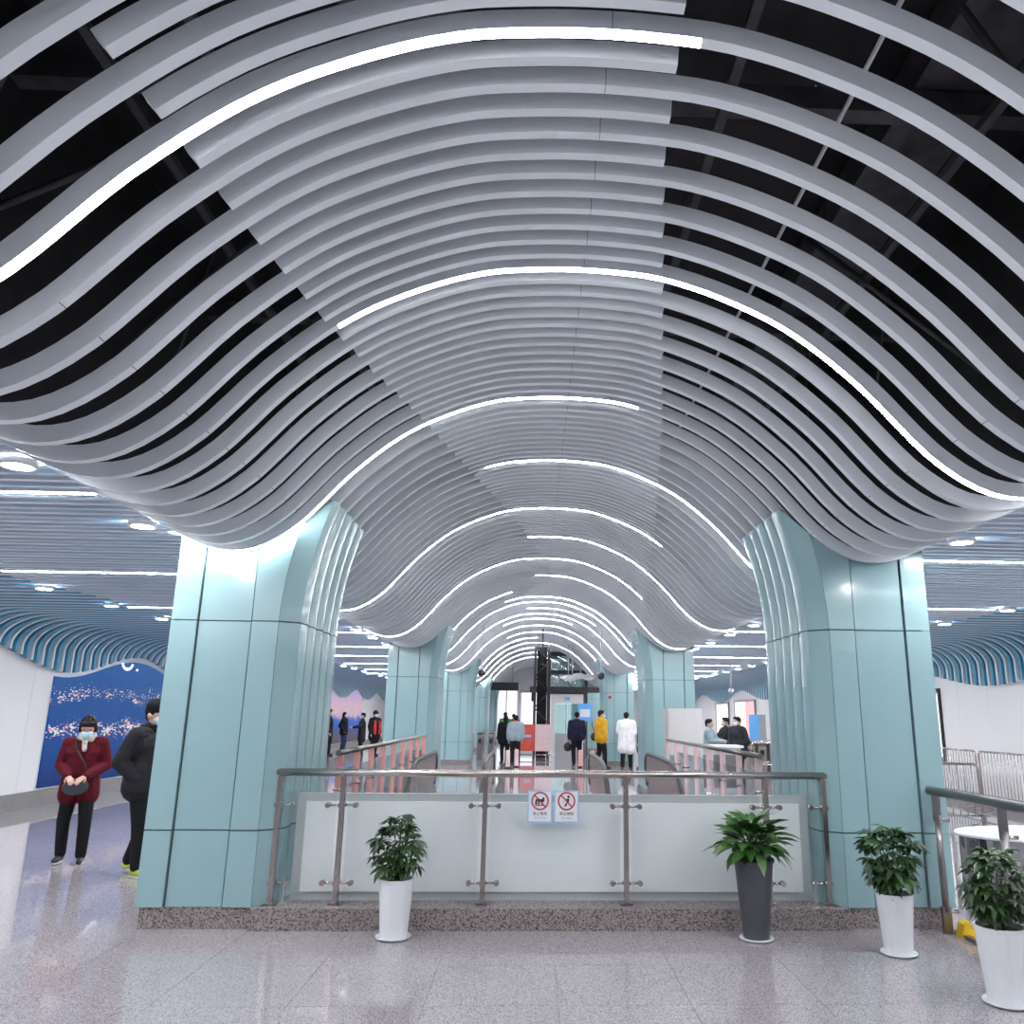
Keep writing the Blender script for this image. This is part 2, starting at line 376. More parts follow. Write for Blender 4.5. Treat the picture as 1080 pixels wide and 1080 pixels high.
# --- aisle ceilings: flat ribs that bend down the wall, white ones alternating with blue ones near the wall
def aisle_pts(side, Y, a_from, a_to=None, dz=0.):
    """path from distance a_from (from XC) outward; the bend reaches down to the wavy edge"""
    wallx = (XL + .14) if side < 0 else (XR - .14)
    W = abs(wallx - XC); r = .80; c = W - r
    pts = [(a_from, ZA)]
    if a_to is not None: return [(XC + side * a_from, ZA + dz), (XC + side * (a_from + a_to) / 2, ZA + dz), (XC + side * a_to, ZA + dz)]
    if a_from < c:
        pts.append(((a_from + c) / 2, ZA))
    zb = wavy(side, Y)
    rz = .46
    for k in range(0, 13):
        t = k / 12 * PI / 2; pts.append((c + r * math.sin(t), ZA - rz * (1 - math.cos(t))))
    q = []
    for i, p in enumerate(pts):
        if p[1] >= zb: q.append(p)
        else:
            p0 = pts[i - 1]; t = (p0[1] - zb) / (p0[1] - p[1]); q.append((p0[0] + (p[0] - p0[0]) * t, zb)); break
    else: q.append((W, zb))
    return [(XC + side * a, z) for a, z in q]
def blue_from(side, Y):                     # the diagonal edge between white and blue in-between ribs
    t = (Y / 9.) % 2; t = t if t < 1 else 2 - t
    return (5.6 if side < 0 else 6.0) + .9 * t
def sweep_in(mb, pts, y0, y1, hgt, side):
    return sweep_rect(mb, pts if side > 0 else pts[::-1], y0, y1, hgt)
for side, nm in ((-1, 'ceiling_left'), (1, 'ceiling_right')):
    # plenum sheet behind the ribs
    mb = MB(); ys = np.linspace(YB, YE, 160); rows = []
    for y in ys:
        p = aisle_pts(side, y, EDGE)
        # resample to a fixed count
        P = np.array(p); L = np.r_[0, np.cumsum(np.hypot(*np.diff(P, axis=0).T))]; s = np.linspace(0, L[-1], 26)
        rows.append([(np.interp(q, L, P[:, 0]) + side * .10 * (q / L[-1])**3, y, np.interp(q, L, P[:, 1]) + .13) for q in s])
    vs = [v for r_ in rows for v in r_]; n = 26
    mb.add(vs, [(i * n + j, i * n + j + 1, (i + 1) * n + j + 1, (i + 1) * n + j) for i in range(len(ys) - 1) for j in range(n - 1)], True)
    ce = struct(mb.build(nm, 'plenum_blue', fix=False), 'slatted flat ceiling of the %s aisle bending down in a blue cove' % ('left' if side < 0 else 'right'))
    wr, br = MB(), MB()
    for i in range(-66, int((YE - Y0) / SP)):
        ya, yb = rib_y(i); ind = 10 <= i <= 200
        if i % 2:
            mb = MB() if ind else wr
            sweep_in(mb, aisle_pts(side, yb, EDGE), ya, yb, .09, side)
            if ind: mb.build('slat', 'slat_white', ce, fix=False)
        else:
            bf = blue_from(side, yb)
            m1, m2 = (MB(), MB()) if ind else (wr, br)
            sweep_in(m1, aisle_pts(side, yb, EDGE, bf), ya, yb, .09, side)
            q = aisle_pts(side, yb, bf, dz=0)
            sweep_in(m2, q, ya - .01, yb + .01, .07, side)
            if ind:
                m1.build('slat', 'slat_blue_cast', ce, fix=False); m2.build('blue_slat', 'slat_blue', ce, fix=False)
    o = wr.build('distant_slats', 'slat_white', ce, fix=False); o['kind'] = 'stuff'
    o = br.build('distant_blue_slats', 'slat_blue', ce, fix=False); o['kind'] = 'stuff'

# ------------------------------------------------------------------ floor
HX0, HX1, HY0, HY1 = -1.85, 2.3, 7.5, 13.3          # escalator well
fl = MB()
for x0, x1, y0, y1 in ((-12, 12, YB, HY0), (-12, 12, HY1, YE), (-12, HX0, HY0, HY1), (HX1, 12, HY0, HY1)):
    fl.box(x0, x1, y0, y1, -.3, -.012)
floor = struct(fl.build('floor', 'grout'), 'polished speckled grey granite floor')
T = .8; G = .0015
cells = []
for ix in range(-12, 12):
    for iy in range(-10, 65):
        x0, y0 = .2 + ix * T, 6.98 - 9 * T + iy * T
        rects = [(x0, x0 + T, y0, y0 + T)]
        if x0 < HX1 and x0 + T > HX0 and y0 < HY1 and y0 + T > HY0:
            rects = []
            if x0 < HX0: rects.append((x0, HX0, y0, y0 + T))
            if x0 + T > HX1: rects.append((HX1, x0 + T, y0, y0 + T))
            xa, xb = max(x0, HX0), min(x0 + T, HX1)
            if y0 < HY0: rects.append((xa, xb, y0, HY0))
            if y0 + T > HY1: rects.append((xa, xb, HY1, y0 + T))
        for rc in rects:
            if rc[1] < XL - .1 or rc[0] > XR + .1 or rc[3] < YB or rc[2] > YE: continue
            p = project((rc[0] + rc[1]) / 2, max((rc[2] + rc[3]) / 2, .5), 0)
            vis = -60 < p[0] < 1140 and p[1] < 1160 and rc[3] > 4 and len(rects) == 1 and rc[1] - rc[0] > .7 and rc[3] - rc[2] > .7
            if -1.9 < rc[0] and rc[1] < 2.5 and rc[2] > 7.2 and rc[3] < 17: vis = False
            cells.append((vis, rc))
cells.sort(key=lambda c: (not c[0], c[1][2]))
tile_me = B(G - T / 2, T / 2 - G, G - T / 2, T / 2 - G, -.012, 0).fixed('tile'); tile_me.materials.append(MAT['floor_granite'])
tr = MB(); nt_ = 0
for vis, rc in cells:
    if vis and nt_ < 295:
        o = link('tile', tile_me, None, floor); o.location = ((rc[0] + rc[1]) / 2, (rc[2] + rc[3]) / 2, 0); nt_ += 1
    else: tr.box(rc[0] + G, rc[1] - G, rc[2] + G, rc[3] - G, -.012, 0)
o = tr.build('distant_tiles', 'floor_granite', floor); o['kind'] = 'stuff'
well = MB(); well.box(HX0 - .1, HX0, HY0 - .1, HY1 + .1, -4.3, -.3).box(HX1, HX1 + .1, HY0 - .1, HY1 + .1, -4.3, -.3).box(HX0, HX1, HY0 - .1, HY0, -4.3, -.3).box(HX0, HX1, HY1, HY1 + .1, -4.3, -.3).box(HX0, HX1, HY0, HY1, -4.4, -4.3)
struct(well.build('wall_well', 'base_grey'), 'grey lining of the escalator well below the floor')
# kerb under the glass railing
struct(B(-2.2, 2.64, 7.08, 7.5, 0, .165).build('trim_1', 'plinth_granite'), 'dark speckled granite kerb under the glass railing')
struct(B(HX0 - .25, HX0, 7.5, 16.2, 0, .165).build('trim_2', 'plinth_granite'), 'granite kerb along the left side of the escalator well')
struct(B(HX1, HX1 + .25, 7.5, 15.2, 0, .165).build('trim_3', 'plinth_granite'), 'granite kerb along the right side of the escalator well')

# ------------------------------------------------------------------ walls
def wall(side, nm, x_in, thick, lab):
    s = -1 if side < 0 else 1
    w = struct(B(min(x_in + s * .04, x_in + s * thick), max(x_in + s * .04, x_in + s * thick), YB, YE, 0, 3.4).build(nm, 'wall_joint'), lab)
    y = YB; PW = 1.22
    while y < YE - .1:
        y1 = min(y + PW, YE)
        n = 6; yy = np.linspace(y + .003, y1 - .003, n)
        poly = [(q, wavy(side, q) + .03) for q in yy]
        poly = [(y + .003, .0)] + poly + [(y1 - .003, .0)]
        MB().prism(poly, 'x', x_in, x_in + s * .04).build('panel', 'wall_white', w)
        y = y1
    return w
wl = wall(-1, 'wall_left', XL, .3, 'white panelled wall with wavy top on the left'); wr_ = wall(1, 'wall_right', XR, .3, 'white panelled wall with wavy top on the right')
struct(B(XL, XL + .06, YB, YE, 0, .26).build('baseboard_left', 'base_grey'), 'grey stone skirting along the left wall')
struct(B(XR - .05, XR, YB, YE, 0, .2).build('baseboard_right', 'base_grey'), 'grey stone skirting along the right wall')
wf = struct(B(-12, 12, YE, YE + .3, 0, 6.2).build('wall_far', 'wall_white'), 'white wall closing the far end of the hall')
# lit doors / windows far away
def win(n, lab, boxd, m, parent=None):
    return struct(B(*boxd).build('window_%d' % n, m), lab)
for k, (x0, x1, z0, z1) in enumerate([(-2.2, -.9, .4, 3.1), (-.6, .9, .9, 3.0), (1.2, 3.2, .2, 2.9), (3.6, 6.0, .3, 2.8), (-6.0, -3.0, .3, 2.8)]):
    w = struct(B(x0, x1, YE - .06, YE - .02, z0, z1).build('window_%d' % (k + 1), 'white_lit'), '%s bright lit opening from the left in the far wall' % ORD[[1, 2, 3, 4, 0][k]])
    B(x0 - .06, x1 + .06, YE - .08, YE - .01, z1, z1 + .08).build('window_frame', 'steel_dark', w)
    B((x0 + x1) / 2 - .03, (x0 + x1) / 2 + .03, YE - .08, YE - .05, z0, z1).build('mullion', 'steel', w)

# big lit picture screens on the left wall
def screen(name, lab, y0, y1, m):
    n = 40; yy = np.linspace(y0, y1, n)
    poly = [(y0, .30)] + [(q, wavy(-1, q) - .09) for q in yy] + [(y1, .30)]
    t = thing(name, lab, 'screen', (XL, (y0 + y1) / 2, 0))
    yc = (y0 + y1) / 2
    MB().prism([(a - yc, b) for a, b in poly], 'x', .012, .045).build('picture', m, t)
    MB().prism([(a - yc, b) for a, b in [(y0 - .03, .27)] + [(q, wavy(-1, q) - .06) for q in yy] + [(y1 + .03, .27)]], 'x', .0, .012).build('backing', 'wall_white', t)
    return t
sA = screen('picture_screen', 'large lit blue night-city picture on the left wall behind the woman in red', 15.75, 25.5, 'screen_night')
sB = screen('picture_screen', 'large lit picture of a pink dusk skyline on the far left wall', 27.5, 44.3, 'screen_sunset')
# part of a white letter at the top of the picture: lower arc of a ring and a dot
yc = at_X(135, 701, XL + .05)
mb = MB(); n = 14
for k in range(n):
    a0, a1 = PI + .25 + (PI - .5) * k / n, PI + .25 + (PI - .5) * (k + 1) / n
    ring = lambda a, r_: (.046, yc.y - (15.75 + 25.5) / 2 + r_ * 1.5 * math.cos(a), yc.z + .06 + r_ * math.sin(a))
    mb.add([ring(a0, .13), ring(a1, .13), ring(a1, .19), ring(a0, .19)], [(0, 1, 2, 3)])
mb.build('lettering', 'white_lit', sA); mb = MB(); mb.box(.046, .047, yc.y - 20.625 + .42, yc.y - 20.625 + .50, yc.z - .12, yc.z - .07)
mb.build('letter_dot', 'white_lit', sA)

# right wall: dark-framed lit panel and bright openings
pA, pB = at_X(996, 728, XR), at_X(1002, 802, XR)
t = thing('light_box', 'white lit panel in a dark frame on the right wall beside the column', 'light box', (XR, 19.3, 0))
B(-.03, -.01, -.9, .9, .85, 2.25).build('panel', 'white_lit', t)
fr = MB().box(-.05, 0, -.97, -.9, .75, 2.35).box(-.05, 0, .9, .97, .75, 2.35).box(-.05, 0, -.9, .9, 2.25, 2.35).box(-.05, 0, -.9, .9, .75, .85); fr.build('frame', 'black_rubber', t)
def lit_opening(n, y0, y1, z0, z1, m, lab):
    w = struct(B(XR - .03, XR - .005, y0, y1, z0, z1).build('window_%d' % n, m), lab)
    MB().box(XR - .07, XR - .005, y0 - .08, y0, z0, z1 + .08).box(XR - .07, XR - .005, y1, y1 + .08, z0, z1 + .08).box(XR - .07, XR - .005, y0, y1, z1, z1 + .08).build('window_frame', 'steel_dark', w)
    return w
lit_opening(6, 38.5, 41, .2, 2.25, 'white_lit', 'bright white doorway in the right wall behind the service counter')
w7 = lit_opening(7, 33.9, 37.2, .6, 2.3, 'white_lit', 'white and pink glowing shop window in the right wall')
B(XR - .045, XR - .03, 33.9, 35.4, .6, 2.3).build('poster', 'pink_lit', w7)

# ------------------------------------------------------------------ columns
COLY = [7.12, 17.85, 28.6, 39.3, 50.0]
A_IN, A_CH, A_OUT, DEP = 2.27, 2.42, 3.33, 1.62
ROWS = [(.165, .735), (.745, 2.435), (2.445, None)]
def column(side, Y, label):
    c = thing('column', label, 'column', (XC + side * 2.8, Y, 0), group='pale teal panelled columns')
    ox = XC + side * 2.8
    def X(a): return XC + side * a - ox
    # granite foot and dark core
    MB().box(min(X(A_IN + .06), X(A_OUT - .03)), max(X(A_IN + .06), X(A_OUT - .03)), .03, DEP - .03, 0, .165).build('plinth', 'plinth_granite', c)
    xs = np.linspace(A_IN + .13, A_OUT - .06, 9)
    MB().prism([(X(A_IN + .13), .16)] + [(X(a), wave(a) + .04) for a in xs] + [(X(A_OUT - .06), .16)], 'y', .085, DEP - .085).build('core', 'teal_core', c)
    def flare(z): return .20 * max(0, (z - 2.35) / 1.2)**2
    def ztop(a):
        z = wave(a)
        for _ in range(12): z = wave(a - flare(z))
        return z + .01
    def front(a0, a1, y0, y1):
        for z0, z1 in ROWS:
            if z1 is None and a1 == A_CH:
                zt = ztop(a1); af = a1 - flare(zt)
                poly = [(X(a0), z0)] + [(X(a), wave(a) + .03) for a in np.linspace(a0, af, 6)] + [(X(a1 - flare(z)), z) for z in np.linspace(zt, z0, 8)]
            elif z1 is None:
                q = np.linspace(a0, a1, 5); poly = [(X(a0), z0)] + [(X(a), wave(a) + .03) for a in q] + [(X(a1), z0)]
            else: poly = [(X(a0), z0), (X(a0), z1), (X(a1), z1), (X(a1), z0)]
            MB().prism(poly, 'y', y0, y1).build('panel', 'teal', c)
    for yA, yB, rec in ((0., .05, .022), (DEP - .05, DEP, -.022)):
        front(A_OUT, 3.115, yA, yB); front(2.645, A_CH, yA, yB)
        front(3.10, 2.66, yA + rec, yB + rec)
    # inner flank: corner bevel and five tall strips that flare into the vault
    def strip(pts, th=.04, dy=0.):     # pts: two plan corners (a, y) with bulge; built as a curved sheet with thickness
        (a0, ya), (a1, yb) = pts
        for z0, z1 in ROWS:
            n = 2 if z1 is not None else 9
            zt0 = z1 if z1 is not None else ztop(a0); zt1 = z1 if z1 is not None else ztop(a1)
            K = 5; vs = []; 
            for i in range(n):
                f = i / (n - 1)
                for k in range(K):
                    s = k / (K - 1); a = a0 + (a1 - a0) * s; y = ya + (yb - ya) * s; zt = zt0 + (zt1 - zt0) * s
                    z = z0 + (zt - z0) * f; b = .018 * (1 - (2 * s - 1)**2) if abs(a0 - a1) < .01 else 0
                    vs.append((X(a - flare(z) - b), y, z))
            for i in range(n):
                f = i / (n - 1)
                for k in range(K):
                    s = k / (K - 1); a = a0 + (a1 - a0) * s; y = ya + (yb - ya) * s; zt = zt0 + (zt1 - zt0) * s
                    z = z0 + (zt - z0) * f; vs.append((X(a - flare(z) + th), y + dy, z))
            m = n * K; fs = []
            for i in range(n - 1):
                for k in range(K - 1):
                    q = i * K + k; fs.append((q, q + 1, q + K + 1, q + K)); fs.append((m + q, m + q + K, m + q + K + 1, m + q + 1))
                for k in (0, K - 1):
                    q = i * K + k; fs.append((q, q + K, m + q + K, m + q))
            for k in range(K - 1):
                fs.append((k, k + 1, m + k + 1, m + k)); q = (n - 1) * K + k; fs.append((q, q + 1, m + q + 1, m + q))
            mb = MB(); mb.add(vs, fs, False); mb.build('flank_strip', 'teal', c)
    strip(((A_CH - .003, .004), (A_IN, .128)), .01, .03)
    w = (DEP - .26) / 5
    for k in range(5): strip(((A_IN, .13 + k * w + .006), (A_IN, .13 + (k + 1) * w - .006)))
    strip(((A_IN, DEP - .128), (A_CH - .003, DEP - .004)), .01, -.03)
    # outer flank
    for k in range(3):
        for z0, z1 in ROWS:
            z1 = z1 if z1 else wave(A_OUT) + .02
            y0, y1 = .0 + k * DEP / 3 + .006, (k + 1) * DEP / 3 - .006
            MB().box(min(X(A_OUT - .04), X(A_OUT)), max(X(A_OUT - .04), X(A_OUT)), y0 + (.05 if k == 0 else 0), y1 - (.05 if k == 2 else 0), z0, z1).build('panel', 'teal', c)
    return c
for k, Y in enumerate(COLY):
    for s in (-1, 1):
        sd = 'left' if s < 0 else 'right'
        lab = {0: 'nearest pale teal panelled column at the %s end of the glass railing' % sd}.get(k, '%s pale teal column from the camera in the %s row' % (ORD[k], sd))
        column(s, Y, lab)

# ------------------------------------------------------------------ lights
def strip_light(i, x0, x1, k):
    ya, yb = rib_y(i); yc = (ya + yb) / 2
    mb = MB(); sweep_rect(mb, [(x, z) for x, z in vault_pts(x0, x1, .08, -.0015)], ya + .002, yb - .002, .012)
    o = mb.build('strip_light', 'lamp', fix=True)
    o['group'] = 'curved light strips under the vault ribs'
    return o
VL = [(-35, -2.3, 1.4), (-23, -1.3, 3.3), (-11, -3.2, .3), (1, -3.1, .68), (13, -1.29, 3.45), (27, -3.2, .94), (39, -.59, 2.60), (53, -3.1, 1.81), (65, -.11, 3.3), (77, -3.1, 2.05), (89, .04, 3.2), (101, -2.9, -.51),
      (109, -.7, 2.6), (115, -2.9, 3.1), (123, -.16, 1.74), (131, -2.9, 3.1), (139, -.9, 1.21), (151, -2.8, 2.5), (165, -.9, 3.0), (179, -2.8, .2), (193, -2.6, 2.5), (209, -2.5, .4), (227, -2.4, 1.6), (247, -2.4, 2.)]
vn = 0
for i, a, b in VL:
    o = strip_light(i, a, b, vn)
    if i < 0: tag(o, '%s curved white light strip overhead, out of view behind the camera' % ORD[(-i - 11) // 12], 'light', o['group'])
    else:
        vn += 1; tag(o, '%s curved white light strip along the vault, counted from the camera' % NTH(vn), 'light', o['group'])
# aisle strips
def inview(x, y, z):
    if y < 1: return False
    p = project(x, y, z); return 0 < p[0] < 1080 and 0 < p[1] < 1080
na = {-1: 0, 1: 0}; nh = {-1: 0, 1: 0}; AY = {-1: [], 1: []}
for side in (-1, 1):
    for k in range(-3, 14):
        Y = (5.75 if side < 0 else 4.35) + 3.42 * k
        if Y > 50: continue
        i = int(round((Y - Y0) / SP)); i += (1 - i % 2); ya, yb = rib_y(i)
        AY[side].append(yb)
        a1 = EDGE + 3.1 + .4 * math.sin(k * 1.7)
        if side < 0 and k == 0: a1 = 7.0
        if side < 0 and k == 1: a1 = 6.7
        if side > 0 and k in (0, 1): a1 = 7.2
        x0, x1 = sorted((XC + side * (EDGE + .04), XC + side * a1))
        o = B(x0, x1, ya + .005, yb - .005, ZA - .002, ZA + .01).build('strip_light', 'lamp_aisle')
        sd = 'left' if side < 0 else 'right'
        if inview(XC + side * (EDGE + .3), yb, ZA):
            na[side] += 1; lab = '%s visible straight white light strip across the %s aisle ceiling, nearest first' % (ORD[na[side] - 1], sd)
        else:
            nh[side] += 1; lab = '%s straight white light strip of the %s aisle, outside the picture' % (ORD[nh[side] - 1], sd)
        tag(o, lab, 'light', 'straight light strips in the aisles')
# downlights
dl_disc = MB().lathe([(.085, -.012), (.085, 0)], 20).fixed('lens'); dl_disc.materials.append(MAT['lamp_round'])
dl_ring = MB().lathe([(.086, 0), (.086, -.014), (.112, -.012), (.112, .03)], 20, capb=False, capt=False).fixed('rim'); dl_ring.materials.append(MAT['lamp_ring'])
for side, a, ph in ((-1, 3.47, 5.0), (-1, 6.40, 5.4), (1, 3.47, 5.0), (1, 6.42, 4.4)):
    vis_n = hid_n = 0
    for k in range(-5, 26):
        Y = ph + k * 1.68
        for q_ in AY[side]:
            if abs(Y - q_) < .2: Y = q_ + (.22 if Y > q_ else -.26)
        if Y > 48: break
        sd = 'left' if side < 0 else 'right'; row = 'inner' if a < 4 else 'outer'
        if k < -2 and k % 2: continue
        if inview(XC + side * a, Y, ZA): vis_n += 1; lab = '%s visible round downlight of the %s row in the %s aisle, nearest first' % (NTH(vis_n), row, sd)
        else: hid_n += 1; lab = '%s round downlight outside the picture, %s row of the %s aisle' % (NTH(hid_n), row, sd)
        t = thing('downlight', lab, 'light', (XC + side * a, Y, ZA - .03), group='round aisle downlights')
        link('lens', dl_disc, None, t); link('rim', dl_ring, None, t)

# ------------------------------------------------------------------ glass railing in front of the escalator well
RY, RZ, KZ = 7.22, 1.19, .165
def rail_post(parent, x, y, z0, z1, sides, axis='x', clamp_z=(.30, .93), wide=.019):
    """flat twin-bar post with spider clamps reaching out along the railing"""
    ax = (lambda d, e, z: (x + d, y + e, z)) if axis == 'x' else (lambda d, e, z: (x + e, y + d, z))
    p = MB()
    for e in (-.022, .022):
        a, b = ax(-wide, e - .006, z0), ax(wide, e + .006, z1)
        p.box(min(a[0], b[0]), max(a[0], b[0]), min(a[1], b[1]), max(a[1], b[1]), z0, z1 - .015)
    for z in (z0 + .04, z1 - .12, z1 - .03):
        p.tube([ax(0, -.03, z), ax(0, .03, z)], .022, 10)
    p.tube([ax(0, 0, z1 - .05), ax(0, 0, z1)], .018, 8)
    po = p.build('post', 'steel', parent); po['kind'] = 'thing'
    f = MB(); a, b = ax(-.05, -.045, z0), ax(.05, .045, z0)
    f.box(min(a[0], b[0]), max(a[0], b[0]), min(a[1], b[1]), max(a[1], b[1]), z0, z0 + .012); f.build('foot_plate', 'steel_dark', po)
    for cz in clamp_z:
        c = MB(); c.tube([ax(0, -.035, cz), ax(0, .035, cz)], .03, 12)
        for s in sides:
            c.tube([ax(0, 0, cz), ax(s * .115, 0, cz)], .010, 8); c.tube([ax(s * .115, -.03, cz), ax(s * .115, .03, cz)], .021, 12)
        c.build('glass_clamp', 'steel', po)
    return po
t = thing('glass_railing', 'steel and glass railing across the front of the escalator well', 'railing', (0, 0, 0))
posts = [-2.08, -1.56, -.37, .82, 2.02, 2.52]
MB().tube([(-2.14, RY, RZ), (0, RY, RZ), (2.60, RY, RZ)], .031, 14).build('handrail', 'steel', t)
for k, x in enumerate(posts):
    rail_post(t, x, RY, KZ, RZ - .02, (-1, 1) if 0 < k < 5 else ((1,) if k == 0 else (-1,)), clamp_z=(.33, .93))
for a, b in zip(posts[:-1], posts[1:]):
    B(a + .05, b - .05, RY + .004, RY + .016, KZ + .05, 1.04).build('glass_pane', 'glass', t)
# pale board standing behind the glass
t = thing('screen_board', 'pale grey board with darker border standing behind the glass railing', 'board', (.23, 7.36, KZ))
B(-2.12, 2.12, 0, .02, .07, .78).build('face', 'board_white', t)
MB().box(-2.2, 2.2, .02, .05, 0, .845).build('border', 'board_grey', t)
B(-2.2, 2.2, .05, .07, 0, .845).build('backing', 'board_grey', t)

# prohibition signs on the glass
def text_mesh(name, body, size, m, parent, loc, rot=(PI / 2, 0, 0)):
    cu = D.curves.new(name, 'FONT'); cu.body = body; cu.size = size; cu.align_x = 'CENTER'; cu.align_y = 'CENTER'; cu.extrude = .0004
    ob = D.objects.new(name, cu); COL.objects.link(ob)
    dg = bpy.context.evaluated_depsgraph_get(); me = D.meshes.new_from_object(ob.evaluated_get(dg)); D.objects.remove(ob)
    me.materials.clear(); me.name = name
    o = link(name, me, m, parent); o.location = loc; o.rotation_euler = rot; return o
def no_sign(x0, x1, label, cn, en, kind):
    w, h = x1 - x0, .262
    t = thing('prohibition_sign', label, 'sign', ((x0 + x1) / 2, RY - .002, .795), group='prohibition signs on the glass railing')
    B(-w / 2, w / 2, -.004, 0, 0, h).build('backing', 'sign_blue', t)
    B(-w / 2 + .010, w / 2 - .010, -.0055, -.004, .014, h - .010).build('face', 'sign_white', t)
    cz, r = h - .085, .062
    mb = MB(); n = 32
    for k in range(n):
        a, b = 2 * PI * k / n, 2 * PI * (k + 1) / n
        mb.add([(q * math.cos(an), -.0075, cz + q * math.sin(an)) for an, q in ((a, r), (b, r), (b, r + .012), (a, r + .012))], [(0, 1, 2, 3)])
    c45 = .7071
    mb.add([(-r * c45 - .004, -.0076, cz + r * c45 - .004), (-r * c45 + .004, -.0076, cz + r * c45 + .004), (r * c45 + .004, -.0076, cz - r * c45 + .004), (r * c45 - .004, -.0076, cz - r * c45 - .004)], [(0, 1, 2, 3)])
    mb.build('red_ring', 'sign_red', t)
    pic = MB()
    def cap(x0, z0, x1, z1, w):
        dx, dz = x1 - x0, z1 - z0; l = math.hypot(dx, dz); nx, nz = -dz / l * w, dx / l * w
        pic.add([(x0 + nx, -.0065, cz + z0 + nz), (x1 + nx, -.0065, cz + z1 + nz), (x1 - nx, -.0065, cz + z1 - nz), (x0 - nx, -.0065, cz + z0 - nz)], [(0, 1, 2, 3)])
    def disc(x, z, q):
        pic.add([(x + q * math.cos(2 * PI * k / 12), -.0065, cz + z + q * math.sin(2 * PI * k / 12)) for k in range(12)], [tuple(range(12))])
    if kind == 0:      # person leaning over a rail
        cap(-.03, .012, .035, .0, .010); disc(.028, .02, .010); cap(-.03, .01, -.035, -.03, .007); cap(-.012, .01, -.012, -.035, .006); cap(.012, .0, .012, -.035, .003); cap(-.04, -.035, .035, -.035, .003)
    else:              # person dropping something
        disc(.016, .036, .011); cap(.016, .02, .008, -.012, .009); cap(.004, -.01, -.006, -.042, .005); cap(-.006, -.022, -.016, -.042, .004); cap(.016, .016, -.012, .012, .004); disc(-.022, -.005, .004)
    pic.build('pictogram', 'ink', t)['kind'] = 'stuff'
    text_mesh('lettering', cn, .030, 'ink', t, (0, -.0065, .075)); text_mesh('lettering', en, .019, 'ink_grey', t, (0, -.0065, .045))
no_sign(-.012, .196, 'left of the two prohibition signs on the railing glass, crossed-out climber', '禁止攀爬', 'No climbing', 0)
no_sign(.212, .420, 'right of the two prohibition signs on the railing glass, crossed-out thrower', '禁止抛物', 'No tossing', 1)

# ------------------------------------------------------------------ side railings of the well
def side_rail(x, y0, y1, lab, step, wrap, n_out):
    t = thing('glass_railing', lab, 'railing')
    MB().tube([(x, y0, 1.27), (x, y1, 1.27)], .031, 12).build('handrail', 'steel_dark', t)
    n = int((y1 - y0) / step); ys = [y0 + .1 + k * (y1 - y0 - .2) / n for k in range(n + 1)]
    for y in ys:
        p = B(x - .035, x + .035, y - .012, y + .012, .165, 1.25).build('post', wrap, t); p['kind'] = 'thing'
        MB().tube([(x - .05, y, .9), (x + .05, y, .9)], .02, 8).build('glass_clamp', 'steel', p)
    for a, b in zip(ys[:-1], ys[1:]):
        B(x - .006, x + .006, a + .05, b - .05, .22, 1.1).build('glass_pane', 'glass_pale', t)
side_rail(-2.0, 8.9, 15.95, 'glass railing with pink-wrapped posts on the left of the escalators', .88, 'pink_wrap', 1)
side_rail(2.46, 8.9, 15.0, 'glass railing with pale pink posts on the right of the escalators', .80, 'pink_pale', 1)

# ------------------------------------------------------------------ escalators
def escalator(xc, lab):
    t = thing('escalator', lab, 'escalator', (xc, 13.3, 0))
    yt = 13.6 - 13.3; hw = .56; ang = math.radians(30)
    def hand(z_off, y_end):
        pts = []
        for k in range(8, -1, -1):       # newel half circle at the far end
            a = PI * k / 8 - PI / 2; pts.append((y_end + .30 * math.cos(a), .66 + .30 * math.sin(a) + z_off))
        pts = pts[::-1] if pts[0][1] < pts[-1][1] - 9 else pts
        pts = [p for p in pts]
        return pts
    path = [(3.1 + .28 * math.cos(a), .67 + .28 * math.sin(a)) for a in np.linspace(-PI / 2, PI / 2, 9)]
    path += [(1.2, .95), (.5, .93)] + [(.5 - d, .93 - .12 * (d / .8)**2 * 1.9) for d in (.3, .6, .9)]
    y, z = path[-1]
    for k in range(1, 7): path.append((y - k * .75, z - k * .75 * math.tan(ang)))
    for s in (-1, 1):
        x = s * hw
        b = MB(); top = [(p[0], p[1] - .03) for p in path]
        low = [(p[0], p[1] - .80) for p in path[10:]]
        b.prism(top + low[::-1] + [(3.1, .1)], 'x', x - .012, x + .012)
        bal = b.build('balustrade', 'esc_panel', t)
        MB().tube([(x, p[0], p[1]) for p in path], .038, 8).build('handrail', 'black_rubber', bal)
        k = MB(); lo2 = [(p[0], p[1] - .78) for p in path[9:]]
        k.prism(lo2 + [(p[0], p[1] - .22) for p in lo2[::-1]], 'x', x - .06, x + .06); k.build('skirt', 'steel', bal)
    for k in range(12):
        yy, zz = .3 - k * .40, -.02 - k * .40 * math.tan(ang)
        B(-hw + .07, hw - .07, yy - .4, yy, zz - .35, zz - .08).build('step', 'steel_dark', t)
    B(-hw - .05, hw + .05, .3, 3.3, -.02, .004).build('landing_plate', 'steel', t)
    return t
escalator(-1.28, 'left of the two escalators rising behind the glass railing')
escalator(1.74, 'right of the two escalators rising behind the glass railing')

